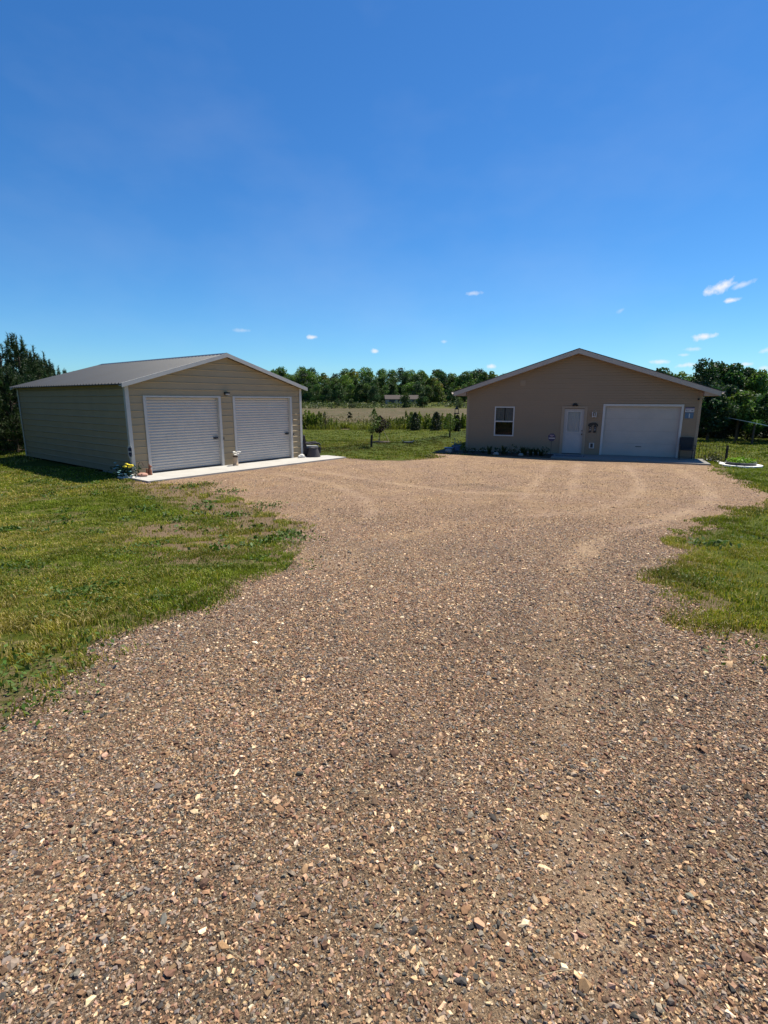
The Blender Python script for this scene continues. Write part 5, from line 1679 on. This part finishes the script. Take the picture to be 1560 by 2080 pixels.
shade_pine = pine((-19, 12, h1(-19, 12)), 7.2, 2.3, 861, 'pine of the windbreak row running along the left side of the lawn', (.022, .044, .018)); shade_pine['group'] = 'added shading pines left of the lawn'  # row out of view, added to darken the garage's left wall
rg = random.Random(44)
for i, (x, y) in enumerate([(-21.0, 22.5), (-18.8, 20.0), (-21.5, 18.2), (-18.6, 16.2), (-20.6, 14.2), (-18.2, 9.6), (-20.5, 8.0), (-17.8, 6.4), (-19.8, 4.4), (-17.2, 2.6), (-19.0, .2), (-16.6, -1.2), (-18.4, -3.6), (-15.6, -4.6), (-16.8, -7.6), (-13.6, -8.0), (-11.0, -9.4), (-13.2, -11.4), (-8.2, -11.2)]):
    place_copy(shade_pine, True, (x, y, h1(x, y) - .05), rg.uniform(0, 6.28), rg.uniform(.85, 1.15))

# ------------------------------------------------------------------ wood on the right
RC = [(.045, .088, .030), (.085, .15, .032), (.034, .068, .030), (.10, .165, .036)]
rlist = [(1435, 731, 38, 1.9, 2, 'tall dark tree rising highest right of the house roof'), (1462, 738, 40, 1.7, 0, 'dark leafy tree behind the highest one right of the house'), (1492, 737, 39, 1.5, 0, 'narrow pointed dark tree in the wood right of the house'),
         (1520, 746, 41, 1.3, 2, 'slim dark tree with ragged top near the right edge of the view'), (1545, 756, 38, 1.8, 1, 'green leafy tree cut by the right edge of the view'), (1414, 762, 42, 1.3, 3, 'lighter green tree just clear of the house roof slope'),
         (1450, 790, 33, 1.6, 2, 'dark leafy tree low behind the right house corner'), (1510, 800, 33.5, 1.5, 1, 'bright green lower tree before the dark right wood'), (1480, 785, 35, 1.7, 2, 'dark leafy tree between house corner and bright lower tree'), (1580, 790, 33, 1.7, 0, 'dark leafy tree just past the right edge')]
for i, (px, pyt, Y, r_, c, lab) in enumerate(rlist):
    d = ray(px, pyt); x = d[0] * Y / d[1]; z = CAMH + d[2] * Y / d[1]; zb = h1(x, Y)
    make_tree('leafy_tree', lab, (x, Y, zb - .05), 0, None, z - zb, r_ * (1.0 if i in (0, 2, 3, 7) else .74), .75, 38, 5200, .19, 600 + i, RC[c], .30 if i in (0, 2, 3, 7) else .36, tw=.022, point=i in (0, 2, 3, 7))
rp = [make_tree('leafy_tree', 'dark leafy tree inside the shady wood right of the house', (0, 50, 0), 0, 'trees inside the right wood', 5.0, 1.45, .5, 34, 2600, .26, 640 + k, RC[k], .38, tw=.02) for k in range(3)]
ru = [False] * 3
rg = random.Random(15)
for i in range(26):
    y = rg.uniform(40, 62); x = y * rg.uniform(.50, .98)
    k = rg.randrange(3); s = rg.uniform(.75, 1.05) * (y / 45) ** .6
    place_copy(rp[k], ru[k], (x, y, h1(x, y) - .05), rg.uniform(0, 6.28), (s * 1.15, s * 1.15, s)); ru[k] = True
# dark undergrowth below them
us = [leafy('undergrowth_bush', 'dark bush in the undergrowth below the right wood', 'bush', (0, 36, 0), 1.0, .8, 500, .16, c_, 1300 + k, 'undergrowth below the right wood') for k, c_ in enumerate([(.024, .036, .016), (.034, .050, .018)])]
uu = [False] * 2
for i in range(30):
    y = rg.uniform(33.5, 40); x = y * rg.uniform(.56, .95); k = rg.randrange(2); s = rg.uniform(.7, 1.5)
    place_copy(us[k], uu[k], (x, y, h1(x, y) - .05), rg.uniform(0, 6.28), (s, s, s * rg.uniform(.6, 1.1))); uu[k] = True

# low open shelter by the right wood
d = ray(1519, 857); Y = 30.0
x0 = d[0] * Y / d[1]; zb = h1(x0 + 1, Y)
t = thing('open_shelter', 'low shelter with slanting pale sheet roof at the right edge before the trees', 'shelter', (x0, Y, zb), 0)
zt = CAMH + d[2] * Y / d[1] - zb
MB().prism([(0, zt), (3.2, zt - .62), (3.2, zt - .585), (0, zt + .035)], lambda a, b: (a, 0, b), lambda a, b: (a, 1.8, b + .16)).build('roof', M['sheet'], t)
for xx in (.5, 2.9):
    for yy in (.12, 1.6):
        MB().box(xx - .04, xx + .04, yy - .04, yy + .04, -.05, zt - .195 * xx + .08 * yy).build('post', M['bark'], t)

# ------------------------------------------------------------------ sky, sun, camera
w = bpy.data.worlds.new('World'); SC.world = w; w.use_nodes = True
nt = w.node_tree; L = nt.links.new
bg = nt.nodes['Background']
sky = N(nt, 'ShaderNodeTexSky'); sky.sky_type = 'NISHITA'; sky.sun_disc = False
sky.sun_elevation = SUN_EL; sky.sun_rotation = math.pi / 2 - SUN_AZ
sky.altitude = 400; sky.air_density = 1.0; sky.dust_density = 0.25; sky.ozone_density = 2.2
SKY_S = 0.066
gm = N(nt, 'ShaderNodeGamma'); gm.inputs[1].default_value = 1.0
L(sky.outputs[0], gm.inputs[0])
hsv = N(nt, 'ShaderNodeHueSaturation'); hsv.inputs['Saturation'].default_value = 1.22; hsv.inputs['Value'].default_value = 1.0
L(gm.outputs[0], hsv.inputs['Color'])
skyc = mixc(nt, 1.0, hsv.outputs[0], (.63, 1.04, 1.34), 'MULTIPLY')
tc = N(nt, 'ShaderNodeTexCoord')
nz = N(nt, 'ShaderNodeTexNoise', i_Scale=75.0, i_Detail=6.0, i_Roughness=0.6); L(tc.outputs['Generated'], nz.inputs['Vector'])
clouds = [(1460, 585, 36, 13, 1.0, -.28), (1508, 578, 30, 7, .55, -.3), (1485, 610, 17, 6, .95, -.12), (1427, 684, 28, 8, .95, -.1), (1410, 709, 22, 5, .5, 0), (1388, 721, 14, 4, .5, 0), (1337, 735, 24, 5, .7, 0), (1392, 742, 22, 6, .8, -.1),
          (1516, 740, 20, 5, .7, 0), (1548, 748, 14, 5, .6, 0), (1557, 711, 14, 6, .6, -.3), (963, 596, 20, 5, .5, 0), (635, 685, 12, 5, .9, 0), (761, 713, 9, 5, .8, 0), (901, 694, 9, 4, .45, 0), (998, 744, 11, 5, .85, 0), (491, 671, 22, 5, .3, 0), (1262, 630, 10, 5, .3, -.5)]
acc = None
for px, py, cw, chh, s, sl in clouds:
    c = Vector(ray(px, py)); ln = c.length; c = c.normalized()
    r_ = c.cross(Vector((0, 0, 1))).normalized(); u_ = r_.cross(c).normalized()
    r2 = r_ * math.cos(sl) - u_ * math.sin(sl); u2 = r_ * math.sin(sl) + u_ * math.cos(sl)
    outs = []
    for vec, sz in ((r2, cw), (u2, chh)):
        dn = N(nt, 'ShaderNodeVectorMath', operation='DOT_PRODUCT'); L(tc.outputs['Generated'], dn.inputs[0]); dn.inputs[1].default_value = vec
        outs.append(math_(nt, 'MULTIPLY', dn.outputs['Value'], 1.0 / (sz * 1.05 / FPX / ln)))
    e = math_(nt, 'ADD', math_(nt, 'MULTIPLY', outs[0], outs[0]), math_(nt, 'MULTIPLY', outs[1], outs[1]))
    m_ = math_(nt, 'SUBTRACT', 1.0, math_(nt, 'SQRT', e))
    m_ = math_(nt, 'SUBTRACT', m_, math_(nt, 'MULTIPLY', math_(nt, 'SUBTRACT', nz.outputs['Fac'], .45), 1.9))
    m_ = math_(nt, 'MULTIPLY', math_(nt, 'MULTIPLY', m_, 1.25, True), s * .9)
    acc = m_ if acc is None else math_(nt, 'MAXIMUM', acc, m_)
# very thin high veil
mp = N(nt, 'ShaderNodeMapping'); mp.inputs['Scale'].default_value = (1.5, 1.0, 3.0); L(tc.outputs['Generated'], mp.inputs['Vector'])
nv = N(nt, 'ShaderNodeTexNoise', i_Scale=1.6, i_Detail=5.0, i_Roughness=.55); L(mp.outputs[0], nv.inputs['Vector'])
veil = math_(nt, 'MULTIPLY', math_(nt, 'SUBTRACT', nv.outputs['Fac'], .5), .22, True)
acc = math_(nt, 'MAXIMUM', acc, veil)
CW = 9.6
col = mixc(nt, acc, skyc, (CW, CW * 1.0, CW * 1.02))
L(col, bg.inputs['Color']); bg.inputs['Strength'].default_value = SKY_S

sl_ = bpy.data.lights.new('sun', 'SUN'); sl_.energy = 5.0; sl_.angle = rad(.53); sl_.color = (1.0, .93, .80)
so = bpy.data.objects.new('sun', sl_); COL.objects.link(so)
so.rotation_euler = SUNV.to_track_quat('Z', 'Y').to_euler(); so.location = (20, 20, 40)

cam = bpy.data.cameras.new('camera'); co = bpy.data.objects.new('camera', cam); COL.objects.link(co)
cam.sensor_fit = 'VERTICAL'; cam.sensor_height = 24.0; cam.lens = FPX / 2080 * 24.0
cam.clip_start = .05; cam.clip_end = 6000
co.matrix_world = Matrix.Translation((0, 0, CAMH)) @ Matrix.Rotation(math.pi / 2 - PITCH, 4, 'X') @ Matrix.Rotation(ROLL, 4, 'Z')
SC.camera = co
SC.view_settings.view_transform = 'Standard'; SC.view_settings.look = 'None'
SC.view_settings.exposure = 0.6; SC.view_settings.gamma = 1.0; SC.view_settings.use_curve_mapping = False
SC.cycles.max_bounces = 6; SC.cycles.diffuse_bounces = 3; SC.cycles.transparent_max_bounces = 8
SC.cycles.use_denoising = True
